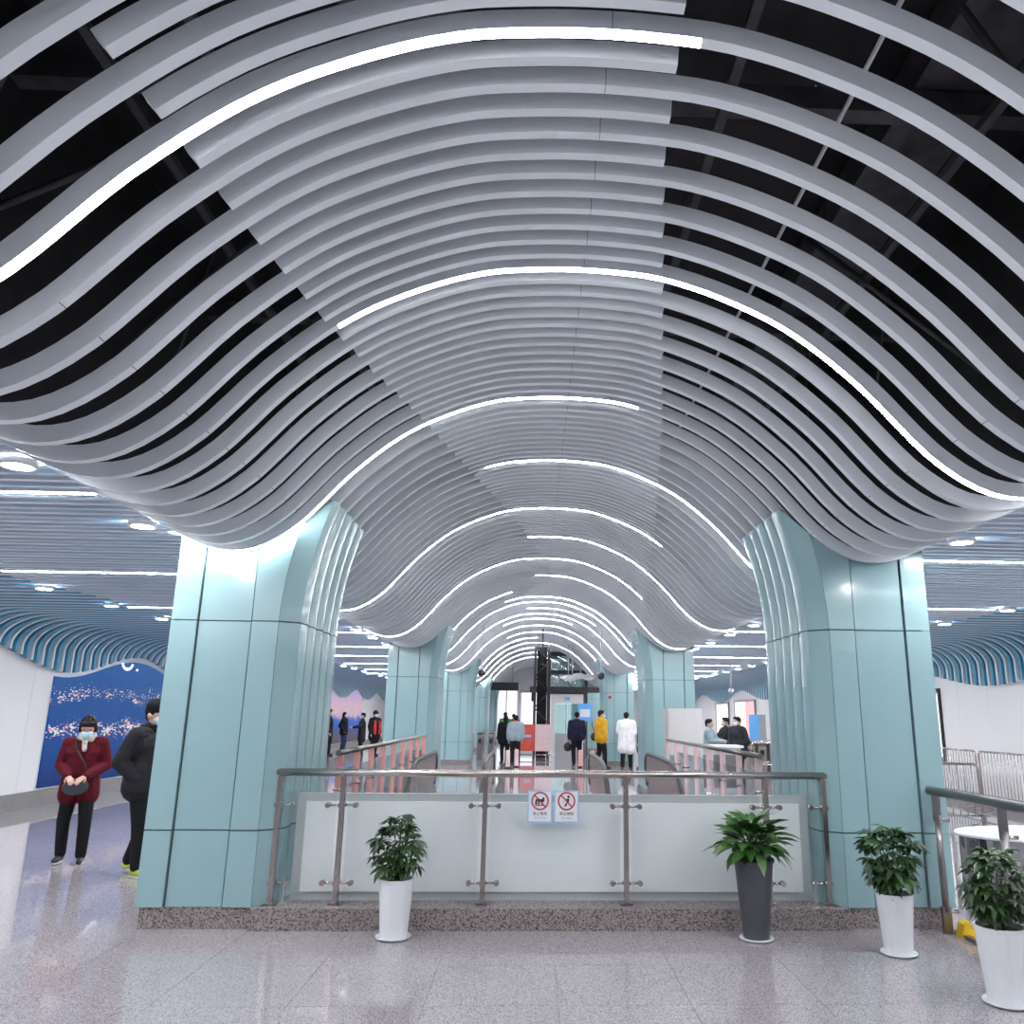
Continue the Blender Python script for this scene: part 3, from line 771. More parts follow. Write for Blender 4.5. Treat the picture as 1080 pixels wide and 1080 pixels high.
# ------------------------------------------------------------------ railing at the right edge
t = thing('glass_railing', 'dark steel and glass railing at the right edge of the picture', 'railing')
xr = 3.40
MB().tube([(xr, 7.1, 1.09), (xr, 3.2, 1.09)], .036, 14).build('handrail', 'steel_dark', t)
for k, y in enumerate((7.0, 6.02, 4.9, 3.8)):
    p = MB().tube([(xr, y, .16), (xr, y, .90)], .027, 12); p.build('post', 'steel_dark', t)
    q = MB().box(xr - .035, xr + .035, y - .02, y + .02, 0, .20).box(xr - .03, xr + .03, y - .014, y + .014, .86, 1.06); o = q.build('post_bracket', 'steel_dark', t); o['kind'] = 'stuff'
    c = MB().tube([(xr - .03, y, .86), (xr + .10, y, .86)], .014, 8).tube([(xr - .03, y, .16), (xr + .10, y, .16)], .014, 8); c.build('glass_clamp', 'steel', t)['kind'] = 'stuff'
for y0, y1 in ((6.10, 6.92), (4.98, 5.94), (3.88, 4.82)):
    B(xr + .06, xr + .072, y0, y1, .1, .98).build('glass_pane', 'glass', t)
tag(B(xr + .05, xr + .09, 3.2, 7.0, 0, .03).build('floor_channel', 'steel_dark'), 'dark metal channel on the floor along the right railing', 'channel')
# yellow plastic wedge on the floor behind the railing foot
q = on_floor(1019, 989)
mb = MB(); mb.prism([(-.07, 0), (.075, 0), (.05, .09), (.0, .125), (-.04, .10)], 'y', -.05, .05)
o = mb.build('floor_wedge', 'yellow'); o.location = (q.x + .02, q.y + .02, 0); tag(o, 'small yellow plastic wedge on the floor behind the right railing foot', 'wedge')
# stainless steel drum with a white top
t = thing('steel_drum_counter', 'wide round stainless steel drum with a white top behind the right railing', 'counter', (4.80, 7.75, 0)); t.scale = (1, .6, .95)
MB().lathe([(.80, .0), (.80, .66), (.82, .68)], 192, squash=lambda a: 1 + .03 * abs(math.sin(11 * a)), capt=False).build('body', 'steel_mirror', t)
_bd = t.children[0].data; _bd.materials.append(MAT['black_rubber']); _bd.materials.append(MAT['steel_dark'])
for p_ in _bd.polygons:
    a_ = int((math.atan2(p_.center.y, p_.center.x) % (2 * PI)) / (2 * PI) * 66); p_.material_index = (0, 1, 0, 2, 2, 0)[a_ % 6]  # dark and bright reflections on the steel body painted as stripes
MB().lathe([(.85, .675), (.86, .69), (.85, .705), (.70, .707)], 48).build('top', 'sign_white', t)
MB().lathe([(.815, .0), (.815, .06)], 48, capb=False, capt=False).build('kick_band', 'steel_dark', t)
o = B(-.04, .04, -.83, -.79, .60, .68).build('bracket', 'steel_dark', t)

# ------------------------------------------------------------------ crowd barriers by the right wall
def barrier(loc, rz, L, lab, Hh=1.08):
    t = thing('crowd_barrier', lab, 'barrier', loc, rz, 'steel crowd barriers by the right wall')
    r = .09; fr = []
    for cx, cz, a0 in ((L / 2 - r, Hh - r, 0), (-L / 2 + r, Hh - r, PI / 2)):
        for k in range(5): a = a0 + k * PI / 8; fr.append((cx + r * math.cos(a), 0, cz + r * math.sin(a)))
    fr = [(L / 2, 0, .06)] + fr + [(-L / 2, 0, .06)]
    MB().tube(fr, .019, 8).build('frame', 'steel', t)
    for z in (.22, Hh - .16 if False else .24):
        pass
    MB().tube([(-L / 2, 0, .20), (L / 2, 0, .20)], .014, 6).build('lower_rail', 'steel', t)
    n = int(L / .105); bar = None
    for k in range(1, n):
        x = -L / 2 + k * L / n
        if bar is None:
            bar = MB().tube([(0, 0, .20), (0, 0, Hh)], .008, 6).fixed('bar')
        o = link('bar', bar, 'steel', t); o.location = (x, 0, 0)
    for s in (-1, 1):
        MB().tube([(s * (L / 2 - .1), -.28, .018), (s * (L / 2 - .1), -.26, .02), (s * (L / 2 - .1), 0, .09), (s * (L / 2 - .1), .26, .02), (s * (L / 2 - .1), .28, .018)], .016, 6).build('foot', 'steel', t)
def between(p, q): return ((p.x + q.x) / 2, (p.y + q.y) / 2, 0), math.atan2(q.y - p.y, q.x - p.x), (q - p).length
a, b = Vector((8.62, 18.2, 0)), Vector((8.62, 15.95, 0)); barrier(*between(a, b), 'steel crowd barrier along the right wall, middle one in view')
a, b = Vector((8.60, 15.8, 0)), Vector((8.60, 13.55, 0)); barrier(*between(a, b), 'steel crowd barrier along the right wall cut by the picture edge')
a, b = Vector((8.65, 20.6, 0)), Vector((8.65, 18.35, 0)); barrier(*between(a, b), 'steel crowd barrier along the right wall, farthest one partly behind the column')
a, b = Vector((5.6, 13.4, 0)), Vector((7.15, 13.2, 0)); barrier(*between(a, b), 'steel crowd barrier standing crosswise just behind the right column', .98)
# ------------------------------------------------------------------ planters
def leaflet(mb, base, tip, up, w, droop=.15, seg=4):
    base, tip, up = Vector(base), Vector(tip), Vector(up); d = tip - base; l = d.length; s = d.cross(up).normalized(); n = s.cross(d).normalized()
    W = [0.12, .75, 1.0, .7, 0.03]; vs = []
    for i in range(seg + 1):
        f = i / seg; c = base + d * f - Vector((0, 0, droop * l * f * f)); wv = W[i] * w
        vs += [c - s * wv + n * wv * .25, c, c + s * wv + n * wv * .25]
    fs = []
    for i in range(seg):
        for j in (0, 1): fs.append((3 * i + j, 3 * i + j + 1, 3 * i + j + 4, 3 * i + j + 3))
    mb.add(vs, fs, True)
def palmate(name, n, L):
    mb = MB()
    mb.tube([(-.10, 0, -.03), (-.05, 0, -.005), (0, 0, 0)], .003, 5)
    for k in range(n):
        a = -2.3 + 4.6 * k / (n - 1); l = L * (.75 + .25 * math.cos(a * .6)) * random.uniform(.9, 1.1)
        e = .25 * random.uniform(-.5, .8)
        leaflet(mb, (.008 * math.cos(a), .008 * math.sin(a), 0), (l * math.cos(a), l * math.sin(a), l * e - .01), (0, 0, 1), l * .20, .35)
    return mb.mesh(name)
PAL = [palmate('compound_leaf', n, L) for n, L in ((7, .105), (8, .095), (6, .115), (7, .085))]
for i, me in enumerate(PAL): me.materials.append(MAT[('leaf_a', 'leaf_b', 'leaf_b', 'leaf_a')[i]])
def orient(d, rollv=0.):
    d = Vector(d).normalized(); x = d; y = Vector((0, 0, 1)).cross(x)
    if y.length < .1: y = Vector((0, 1, 0))
    y.normalize(); z = x.cross(y)
    return (Matrix((x, y, z)).transposed() @ Matrix.Rotation(rollv, 3, 'X')).to_euler()
def pot_white(t, hgt, r0, r1):
    sq = lambda a: 1 + .018 * math.cos(8 * a)
    MB().lathe([(r0 * .98, .012), (r0, .02), (r1 * .97, hgt - .03), (r1, hgt - .01), (r1, hgt), (r1 - .012, hgt), (r1 - .02, hgt - .05)], 32, smooth=False, squash=lambda a: 1 + .02 * abs(math.cos(4 * a)), capt=False).build('pot', 'pot_white', t)
    MB().lathe([(r1 - .022, hgt - .05), (r1 - .022, hgt - .03)], 24).build('soil', 'soil', t)
    MB().lathe([(r0 * 1.05, 0), (r0 * 1.28, .012), (r0 * 1.30, .022), (r0 * 1.24, .020), (r0 * 1.02, .012)], 28).build('saucer', 'pot_white', t)
def schefflera(loc, hgt, r0, r1, top, spread, seed, lab, nl=78):
    rnd = random.Random(seed)
    t = thing('potted_plant', lab, 'plant', loc, rnd.uniform(0, 6), 'potted plants along the kerb')
    pot_white(t, hgt, r0, r1)
    stems = []
    for k in range(6):
        a = rnd.uniform(0, 2 * PI); rr = rnd.uniform(.3, .8) * spread; zz = rnd.uniform(.72, .95) * (top - hgt) + hgt
        pts = [(.02 * math.cos(a), .02 * math.sin(a), hgt - .04), (.3 * rr * math.cos(a), .3 * rr * math.sin(a), hgt + (zz - hgt) * .45), (rr * math.cos(a + .2), rr * math.sin(a + .2), zz - .03)]
        stems.append(pts); MB().tube(pts, [.007, .006, .004], 6).build('stem', 'stem', t)
    for k in range(nl):
        u = (k + .5) / nl; ph = k * 2.39996; el = 1 - 1.85 * u
        rr = spread * math.sqrt(max(0.05, 1 - el * el)) * rnd.uniform(.45, .90); z = hgt + (top - hgt) * (.46 + .48 * el) + rnd.uniform(-.02, .02)
        z = max(z, hgt + .08)
        p = Vector((rr * math.cos(ph), rr * math.sin(ph), z))
        d = Vector((math.cos(ph), math.sin(ph), .55 * el - .25 + rnd.uniform(-.3, .3)))
        o = link('leaf', PAL[rnd.randrange(4)], None, t); o.location = p; o.rotation_euler = orient(d, rnd.uniform(-.5, .5)); sc_ = rnd.uniform(.68, .98) * spread / .21; o.scale = (sc_,) * 3
    return t
g = on_floor(415, 989); schefflera((g.x, g.y - .02, 0), .43, .105, .135, .91, .215, 3, 'leafy green plant in a white pot in front of the railing')
g = on_floor(947, 1006); schefflera((g.x, g.y - .02, 0), .42, .10, .135, .90, .24, 5, 'leafy green plant in a white pot before the right column')
g = on_floor(1058, 1058); schefflera((g.x + .02, g.y - .02, 0), .44, .11, .15, .90, .215, 9, 'nearest potted plant, white pot cut by the right picture edge', 88)
# tall dark pot with broad arching leaves
g = on_floor(797, 990)
t = thing('potted_plant', 'broad-leaved plant in a tall dark grey pot before the railing', 'plant', (g.x, g.y - .03, 0), 0, 'potted plants along the kerb')
MB().lathe([(.098, .012), (.102, .02), (.150, .55), (.158, .575), (.158, .585), (.146, .585), (.138, .54)], 36, capt=False).build('pot', 'pot_grey', t)
MB().lathe([(.137, .53), (.137, .55)], 24).build('soil', 'soil', t)
MB().lathe([(.11, 0), (.132, .012), (.134, .02), (.10, .015)], 28).build('saucer', 'pot_white', t)
def blade(L, w, dr):
    mb = MB(); mb.tube([(-.11, 0, -.05), (-.05, 0, -.012), (0, 0, 0)], .004, 5)
    leaflet(mb, (0, 0, 0), (L, 0, .02), (0, 0, 1), w, dr); me = mb.mesh('broad_leaf'); return me
BL = [blade(.21, .05, .3), blade(.24, .052, .45), blade(.18, .055, .25), blade(.22, .042, .6)]
for i, me in enumerate(BL): me.materials.append(MAT[('leaf_c', 'leaf_c', 'leaf_b', 'leaf_c')[i]])
rnd = random.Random(11)
for k in range(96):
    u = (k + .5) / 96; ph = k * 2.39996 + .3; el = 1 - 1.45 * u
    rr = .17 * math.sqrt(max(.03, 1 - el * el)) * rnd.uniform(.4, 1.0); z = .60 + .20 * (.42 + .62 * el) + rnd.uniform(-.02, .03)
    d = Vector((math.cos(ph), math.sin(ph), 1.0 * el + rnd.uniform(-.25, .35) + .05))
    o = link('leaf', BL[rnd.randrange(4)], None, t); o.location = (rr * math.cos(ph), rr * math.sin(ph), z); o.rotation_euler = orient(d, rnd.uniform(-.6, .6)); s_ = rnd.uniform(.75, 1.05); o.scale = (s_,) * 3

# ------------------------------------------------------------------ people
def capsule(mb, p0, r0, p1, r1, n=10):
    p0, p1 = Vector(p0), Vector(p1); d = p1 - p0; l = d.length
    t = d / l if l > 1e-6 else Vector((0, 0, 1)); up = Vector((0, 0, 1)) if abs(t.z) < .9 else Vector((1, 0, 0)); a = t.cross(up).normalized(); b = a.cross(t)
    rings = [(p0 + t * (-r0 * math.cos(q)), r0 * math.sin(q)) for q in (.25, .75, 1.2)] + [(p0, r0), (p1, r1)] + [(p1 + t * (r1 * math.cos(q)), r1 * math.sin(q)) for q in (1.2, .75, .25)]
    vs = []
    for c, r in rings:
        for k in range(n): an = 2 * PI * k / n; vs.append(c + (a * math.cos(an) + b * math.sin(an)) * r)
    m = len(rings); fs = [(i * n + k, i * n + (k + 1) % n, (i + 1) * n + (k + 1) % n, (i + 1) * n + k) for i in range(m - 1) for k in range(n)]
    fs += [tuple(range(n))[::-1], tuple((m - 1) * n + k for k in range(n))]
    mb.add(vs, fs)
def ellip(mb, c, r, M=None, n=14, m=9):
    vs = []; c = Vector(c)
    for i in range(1, m):
        th = PI * i / m
        for k in range(n):
            a = 2 * PI * k / n; v = Vector((r[0] * math.sin(th) * math.cos(a), r[1] * math.sin(th) * math.sin(a), r[2] * math.cos(th)))
            vs.append(c + (M @ v if M else v))
    fs = [(i * n + k, i * n + (k + 1) % n, (i + 1) * n + (k + 1) % n, (i + 1) * n + k) for i in range(m - 2) for k in range(n)]
    fs += [tuple(range(n))[::-1], tuple((m - 2) * n + k for k in range(n))]
    mb.add(vs, fs)
TMP = D.scenes.new('scratch')
def fuse(mb, name, m, parent, vox, sm=3):
    me = mb.fixed(name); ob = D.objects.new(name, me); TMP.collection.objects.link(ob)
    md = ob.modifiers.new('r', 'REMESH'); md.mode = 'VOXEL'; md.voxel_size = vox; md.use_smooth_shade = True
    if sm: s2 = ob.modifiers.new('s', 'SMOOTH'); s2.factor = .5; s2.iterations = sm
    vl = TMP.view_layers[0]; vl.update(); dg = vl.depsgraph; out = D.meshes.new_from_object(ob.evaluated_get(dg)); D.objects.remove(ob); D.meshes.remove(me)
    out.name = name; out.materials.clear(); return link(name, out, m, parent)
def limb(mb, pts, rs):
    for i in range(len(pts) - 1): capsule(mb, pts[i], rs[i], pts[i + 1], rs[i + 1])
def hand(mb, W, d, pn, side):
    """palm, four fingers and a thumb; d = pointing direction, pn = palm normal (the way fingers curl)"""
    d = Vector(d).normalized(); pn = (Vector(pn) - d * Vector(pn).dot(d)).normalized(); lat = d.cross(pn) * side
    W = Vector(W); K = W + d * .085
    for o in (-.024, -.008, .008, .024): capsule(mb, W + d * .01 + lat * o * .6, .016, K + lat * o, .012)
    for o, l in ((-.030, .062), (-.010, .075), (.010, .080), (.030, .070)):
        k = K + lat * o; m_ = k + d * l * .5 + pn * l * .18; e = m_ + d * l * .35 + pn * l * .38
        capsule(mb, k, .0095, m_, .009); capsule(mb, m_, .009, e, .0075)
    b = W + d * .03 + lat * .026; m_ = b + lat * .028 + d * .03 + pn * .012; capsule(mb, b, .012, m_, .010); capsule(mb, m_, .010, m_ + d * .028 + pn * .012, .0085)
def person(label, loc, yaw, hgt=1.68, top='cloth_black', bottom='cloth_black', hem=.86, arms='stand', stride=.0, stance=.10, near=False, hair='short', nod=0., turn=0., mask=True, shoes='shoe', bulk=0., group='people in the concourse', hat=None, trim=None, arm_spec=None, sx=1., hs=1.05):
    sc_ = hgt / 1.68
    t = thing('person', label, 'person', loc, yaw, group); t.scale = (sc_ * sx, sc_, sc_)
    vox = .0085 if near else .02
    def S(p, s): return (s * p[0], p[1], p[2])
    A = {'stand': [(.205, .0, 1.37), (.25, .03, 1.10), (.245, -.05, .86)], 'front': [(.195, .0, 1.37), (.265, .04, 1.11), (.10, -.24, 1.0)],
         'pocket': [(.205, .0, 1.37), (.29, .09, 1.11), (.19, -.05, .93)], 'reach': [(.20, .0, 1.37), (.26, -.13, 1.15), (.20, -.38, 1.12)], 'fold': [(.20, .0, 1.37), (.25, -.04, 1.11), (.02, -.23, 1.12)]}
    arm = {-1: A[arms], 1: A[arms]}
    if arm_spec: arm.update({k: A[v] for k, v in arm_spec.items()})
    leg = {}
    for s in (-1, 1):
        y = s * stride; leg[s] = [(.085, 0, .90), (stance * 1.05, -.03 + y * .35, .49), (stance * 1.08, .03 + y, .085 + max(0, y) * .15)]
    HM = Matrix.Rotation(turn, 3, 'Z') @ Matrix.Rotation(nod, 3, 'X') @ Matrix.Diagonal((hs, hs, hs)); NK = Vector((0, .01, 1.45))
    def hp(p): return NK + HM @ (Vector(p) - NK)
    # body
    b = MB()
    capsule(b, (-.06, 0, .94), .11, (.06, 0, .94), .11); capsule(b, (0, 0, .98), .12, (0, 0, 1.2), .115); capsule(b, (-.08, 0, 1.26), .11, (.08, 0, 1.26), .11); capsule(b, (-.15, 0, 1.37), .055, (.15, 0, 1.37), .055)
    capsule(b, (0, .012, 1.36), .056, hp((0, .005, 1.48)), .050)
    ellip(b, hp((0, .0, 1.585)), (.074, .094, .098), HM); ellip(b, hp((0, -.02, 1.52)), (.056, .068, .068), HM)
    capsule(b, hp((0, -.088, 1.57)), .010, hp((0, -.105, 1.54)), .014)
    for s in (-1, 1): ellip(b, hp((s * .076, .008, 1.56)), (.012, .022, .032), HM)
    capsule(b, hp((-.018, -.082, 1.498)), .009, hp((.018, -.082, 1.498)), .009)
    for s in (-1, 1):
        P = [S(p, s) for p in arm[s]]; limb(b, P, [.052, .042, .029])
        d = Vector(P[2]) - Vector(P[1]); pn = Vector((-s, 0, 0)) if arms in ('stand',) else Vector((-s * .3, .2, -1))
        if near: hand(b, P[2], d, pn, s)
        else:
            hand(b, P[2], d, pn, s); dn = d.normalized(); capsule(b, P[2], .03, Vector(P[2]) + dn * .13, .024)
        limb(b, [S(p, s) for p in leg[s]], [.082, .056, .040])
        f = Vector(S(leg[s][2], s)); capsule(b, f + Vector((0, .02, -.04)), .032, f + Vector((s * .015, -.13, -.05)), .028)
    body = fuse(b, 'body', 'skin', t, vox, 2)
    # trousers
    q = MB(); e = .018
    capsule(q, (-.055, 0, .95), .125, (.055, 0, .95), .125)
    for s in (-1, 1): limb(q, [S(p, s) for p in leg[s]][:2] + [(s * leg[s][2][0], leg[s][2][1], leg[s][2][2] + .02)], [.105, .080, .066])
    fuse(q, 'trousers', bottom, t, vox * 1.2)
    # coat
    q = MB(); k = .028 + bulk
    capsule(q, (-.07, 0, 1.02), .115 + k, (.07, 0, 1.02), .115 + k); capsule(q, (-.085, 0, 1.26), .11 + k, (.085, 0, 1.26), .11 + k); capsule(q, (-.15, .005, 1.37), .056 + k, (.15, .005, 1.37), .056 + k)
    capsule(q, (-.05, 0, 1.02), .12 + k, (-.05, 0, 1.27), .115 + k); capsule(q, (.05, 0, 1.02), .12 + k, (.05, 0, 1.27), .115 + k)
    lo = hem + .08
    for s in (-1, 1): capsule(q, (s * .075, 0, 1.02), .12 + k, (s * .10, 0, min(lo, 1.0)), .115 + k * 1.2)
    for s in (-1, 1):
        P = [S(p, s) for p in arm[s]]; W = Vector(P[2]); El = Vector(P[1]); limb(q, [P[0], P[1], tuple(W - (W - El) * .06)], [.066 + k * .6, .056 + k * .6, .044 + k * .5])
    capsule(q, (-.03, .012, 1.43), .062 + k * .4, (.03, .012, 1.43), .062 + k * .4)
    coat = fuse(q, 'coat', top, t, vox * 1.2)
    # shoes
    for s in (-1, 1):
        f = Vector(S(leg[s][2], s)); q = MB(); capsule(q, f + Vector((0, .03, -.035)), .046, f + Vector((s * .02, -.15, -.048)), .036); capsule(q, f, .048, f + Vector((0, 0, .03)), .045)
        sh = fuse(q, 'shoe', shoes, t, vox, 1)
        so = MB(); zb = f.z - .085
        so.lathe([(.05, 0), (.05, .018)], 14, c=(0, 0, 0)); so.v = [(f.x + s * .01 + v[0] * .95, f.y - .06 + v[1] * 2.6, zb + v[2]) for v in so.v]; so.build('sole', 'sole' if near else shoes, sh)
    # hair or hat
    q = MB(); ellip(q, hp((0, .018, 1.605)), (.088, .098, .092), HM)
    if hair == 'long':
        capsule(q, hp((0, .055, 1.58)), .075, hp((0, .06, 1.45)), .06)
        for s in (-1, 1): capsule(q, hp((s * .06, .02, 1.6)), .035, hp((s * .066, .02, 1.48)), .028)
    elif hair == 'bob':
        for s in (-1, 1): capsule(q, hp((s * .055, -.005, 1.61)), .042, hp((s * .072, .02, 1.525)), .033)
        capsule(q, hp((0, .05, 1.6)), .078, hp((0, .055, 1.51)), .058); capsule(q, hp((-.04, -.062, 1.645)), .034, hp((.04, -.062, 1.645)), .034)
    else:
        capsule(q, hp((-.03, -.04, 1.65)), .045, hp((.03, -.04, 1.65)), .045); capsule(q, hp((0, .05, 1.59)), .06, hp((0, .06, 1.54)), .05)
    fuse(q, 'hair', 'hair', t, vox)
    if hat:
        q = MB(); ellip(q, hp((0, .0, 1.645)), (.099, .112, .085), HM); capsule(q, hp((-.05, -.10, 1.63)), .018, hp((.05, -.10, 1.63)), .018); fuse(q, 'hat', hat, t, vox)
    for s in (-1, 1):
        q = MB(); ellip(q, hp((s * .031, -.082, 1.588)), (.012, .008, .006), HM); q.build('eye', 'eye', t)
    if mask:
        q = MB(); ellip(q, hp((0, -.058, 1.523)), (.062, .068, .056), HM); fuse(q, 'face_mask', 'mask', t, vox)
    if trim:
        q = MB(); capsule(q, (-.11, -.13, .85), .06, (-.11, -.12, 1.3), .06); capsule(q, (.11, -.13, .85), .06, (.11, -.12, 1.3), .06); fuse(q, 'coat_panel', trim, coat, vox)
    return t
def ob_local(t, p): return Matrix.Translation(t.location) @ Matrix.Rotation(t.rotation_euler.z, 4, 'Z') @ Matrix.Diagonal((*t.scale, 1)) @ Vector(p)

# the two people by the left column
wp = on_floor(72, 911)
W = person('person in a dark red coat and face mask looking down at a small bag', (wp.x, wp.y, 0), .28, 1.60, 'cloth_red', 'cloth_black', .70, 'front', stride=-.06, stance=.12, near=True, hair='bob', nod=.55, turn=.12, bulk=-.004, sx=.93, hs=1.12)
sf = MB()
for k in range(3): sf.tube([(.085 * math.cos(a) * (1 + .1 * k), .012 + .088 * math.sin(a) * (1 + .08 * k), 1.47 - .028 * k + .01 * math.sin(2 * a)) for a in np.linspace(0, 2 * PI, 20, endpoint=False)], .024, 8, closed=True)
capsule(sf, (.0, -.10, 1.42), .035, (.02, -.145, 1.30), .03)
fuse(sf, 'scarf', 'scarf', W, .009)
# shoulder bag held at the waist
bp = ob_local(W, (.0, -.235, .86)); bagt = thing('shoulder_bag', 'small dark teal shoulder bag held at the waist by the person in red', 'bag', tuple(bp), .28)
q = MB(); ellip(q, (0, 0, .02), (.135, .045, .095)); capsule(q, (-.09, 0, .085), .02, (.09, 0, .085), .02); fuse(q, 'pouch', 'bag_leather', bagt, .01)
q = MB().tube([(-.085, -.0, .10), (.085, -.0, .10)], .006, 6); q.build('zip', 'steel', bagt)
q = MB().tube([(.12, .02, .08), (.06, .03, .25), (-.06, .055, .44), (-.10, .14, .545), (-.11, .235, .565)], .010, 6); q.build('strap', 'bag_black', bagt)

mp = on_floor(138, 923)
Mn = person('person in a black cap and dark padded jacket half hidden by the left column', (mp.x + .03, mp.y, 0), 1.25, 1.74, 'cloth_charcoal', 'cloth_black', .78, 'pocket', stride=.14, stance=.09, near=True, hair='short', nod=.12, turn=.0, shoes='shoe_lime', bulk=.012, hs=1.1, hat='cloth_black')
sf = MB()
for k in range(2): sf.tube([(.09 * math.cos(a), .012 + .092 * math.sin(a), 1.455 - .03 * k) for a in np.linspace(0, 2 * PI, 20, endpoint=False)], .026, 8, closed=True)
capsule(sf, (.03, -.13, 1.42), .03, (.03, -.17, 1.12), .028)
fuse(sf, 'scarf', 'cloth_black', Mn, .009)

def far(px, py, label, **kw):
    p = on_floor(px, py); yaw = kw.pop('yaw', PI); dx = kw.pop('dx', 0)
    return person(label, (p.x + dx, p.y, 0), yaw, **kw)
pn = far(608, 808.5, 'person in a navy jacket walking away carrying a dark bag', top='cloth_navy', bottom='cloth_black', hgt=1.76, hem=.82, stride=.12, yaw=PI + .1, mask=False)
bp = ob_local(pn, (.29, .0, .60)); bt = thing('carrier_bag', 'dark bag hanging from the hand of the person in navy', 'bag', tuple(bp), .4)
q = MB(); ellip(q, (0, 0, 0), (.15, .08, .15)); fuse(q, 'pouch', 'bag_black', bt, .02); MB().tube([(-.05, 0, .12), (0, 0, .22), (.05, 0, .12)], .008, 5).build('handle', 'bag_black', bt)
py_ = far(634, 811, 'person in a yellow jacket with a black bag at the hip', top='cloth_yellow', bottom='cloth_black', hgt=1.82, hem=.80, stride=.10, yaw=PI * .62, bulk=.02)
bp = ob_local(py_, (.20, .12, .92)); bt = thing('shoulder_bag', 'black bag at the hip of the person in yellow', 'bag', tuple(bp), 0)
q = MB(); ellip(q, (0, 0, 0), (.14, .09, .15)); fuse(q, 'pouch', 'bag_black', bt, .02); MB().tube([(0, 0, .12), (-.08, -.05, .35), (-.1, -.05, .52)], .012, 5).build('strap', 'bag_black', bt)
far(661, 812, 'person in a long white padded coat seen from behind', top='cloth_white', bottom='cloth_black', hgt=1.76, hem=.55, stride=.12, yaw=PI - .25, arms='fold', bulk=.03, mask=False)
far(677, 811, 'person in long black clothes beside the white coat', top='cloth_black', bottom='cloth_black', hgt=1.66, hem=.5, yaw=-PI * .6, hair='long')
far(543, 806.5, 'person in a pale grey-blue jacket seen from behind', top='cloth_grey', bottom='cloth_black', hgt=1.63, hem=.88, yaw=PI, stride=.06, bulk=.03, mask=False)
far(532, 805, 'person in black beside the pale grey-blue jacket', top='cloth_black', bottom='cloth_black', hgt=1.62, hem=.7, yaw=PI + .4, hair='long', bulk=.02)
far(342, 797, 'leftmost of the people before the dusk picture, in a long black coat', top='cloth_black', bottom='cloth_black', hgt=1.78, hem=.45, yaw=PI * .55, stride=.08, dx=.1)
far(361, 794, 'person in black with one hand out before the dusk picture', top='cloth_black', bottom='cloth_jeans', hgt=1.68, hem=.75, yaw=PI * .45, arms='pocket', dx=.0, hair='long')
far(380, 797, 'person in dark clothes pointing with an arm before the dusk picture', top='cloth_charcoal', bottom='cloth_black', hgt=1.66, hem=.55, yaw=-PI * .4, arms='stand', arm_spec={1: 'reach'})
far(396, 797, 'person in a black and red jacket with a black hat by the second column', top='cloth_black', bottom='cloth_black', hgt=1.72, hem=.62, yaw=PI * .3, hat='cloth_black', bulk=.02, trim='cloth_scarlet', dx=-.1)
far(532, 791, 'distant person in green beyond the gates', top='cloth_green', bottom='cloth_black', hgt=1.72, hat='cloth_black')
far(541, 790.5, 'distant person in scarlet beyond the gates', top='cloth_scarlet', bottom='cloth_black', hgt=1.68)
# three at the counter on the right
CP = Vector((4.75, 19.4, 0))
def at_depth(px, Y, **kw): return at_Y(px, 790, Y).x
person('person in a pale jacket behind the service counter', (at_depth(753, 20.6) - .1, 20.6, 0), PI * .35, 1.60, 'cloth_grey', 'cloth_black', .85, 'reach', mask=False)
person('person in black leaning between the two others at the counter', (at_depth(766, 21.6), 21.6, 0), -PI * .45, 1.64, 'cloth_black', 'cloth_black', .8, 'reach')
person('person in a black shiny padded jacket standing at the counter end', (at_depth(774, 19.9) + .1, 19.9, 0), -PI * .35, 1.66, 'cloth_charcoal', 'cloth_black', .8, 'front', bulk=.04)

# ------------------------------------------------------------------ furniture and fittings in the background
# white cabinet before the second right column
q0 = at_Y(722, 790, 15.9)
t = thing('cabinet', 'white metal cabinet standing before the second right column', 'cabinet', (q0.x + .02, 15.9, 0))
B(-.33, .33, 0, .5, .06, 1.82).build('body', 'cabinet', t); B(-.32, .32, -.018, 0, .08, 1.80).build('door', 'cabinet', t); B(-.30, .30, .03, .47, 0, .06).build('base', 'steel_dark', t)
MB().tube([(.26, -.03, .9), (.26, -.03, 1.05)], .008, 6).build('handle', 'steel', t)
# service counter
xk = at_depth(752, 18.6)
t = thing('service_counter', 'white service counter with slanted top in the right aisle', 'counter', (xk, 18.6, 0))
B(-.62, .62, 0, .6, 0, 1.0).build('body', 'cabinet', t); B(-.68, .68, -.06, .64, 1.0, 1.05).build('worktop', 'sign_white', t); B(-.5, -.1, -.012, 0, .15, .85).build('panel', 'steel', t); B(0, .5, -.012, 0, .15, .85).build('panel', 'steel_dark', t)
q = MB(); q.prism([(-.15, 0), (.15, 0), (.10, .22), (-.05, .22)], 'y', .1, .4); o = q.build('monitor', 'sign_white', t); o.location = (-.35, 0, 1.05)
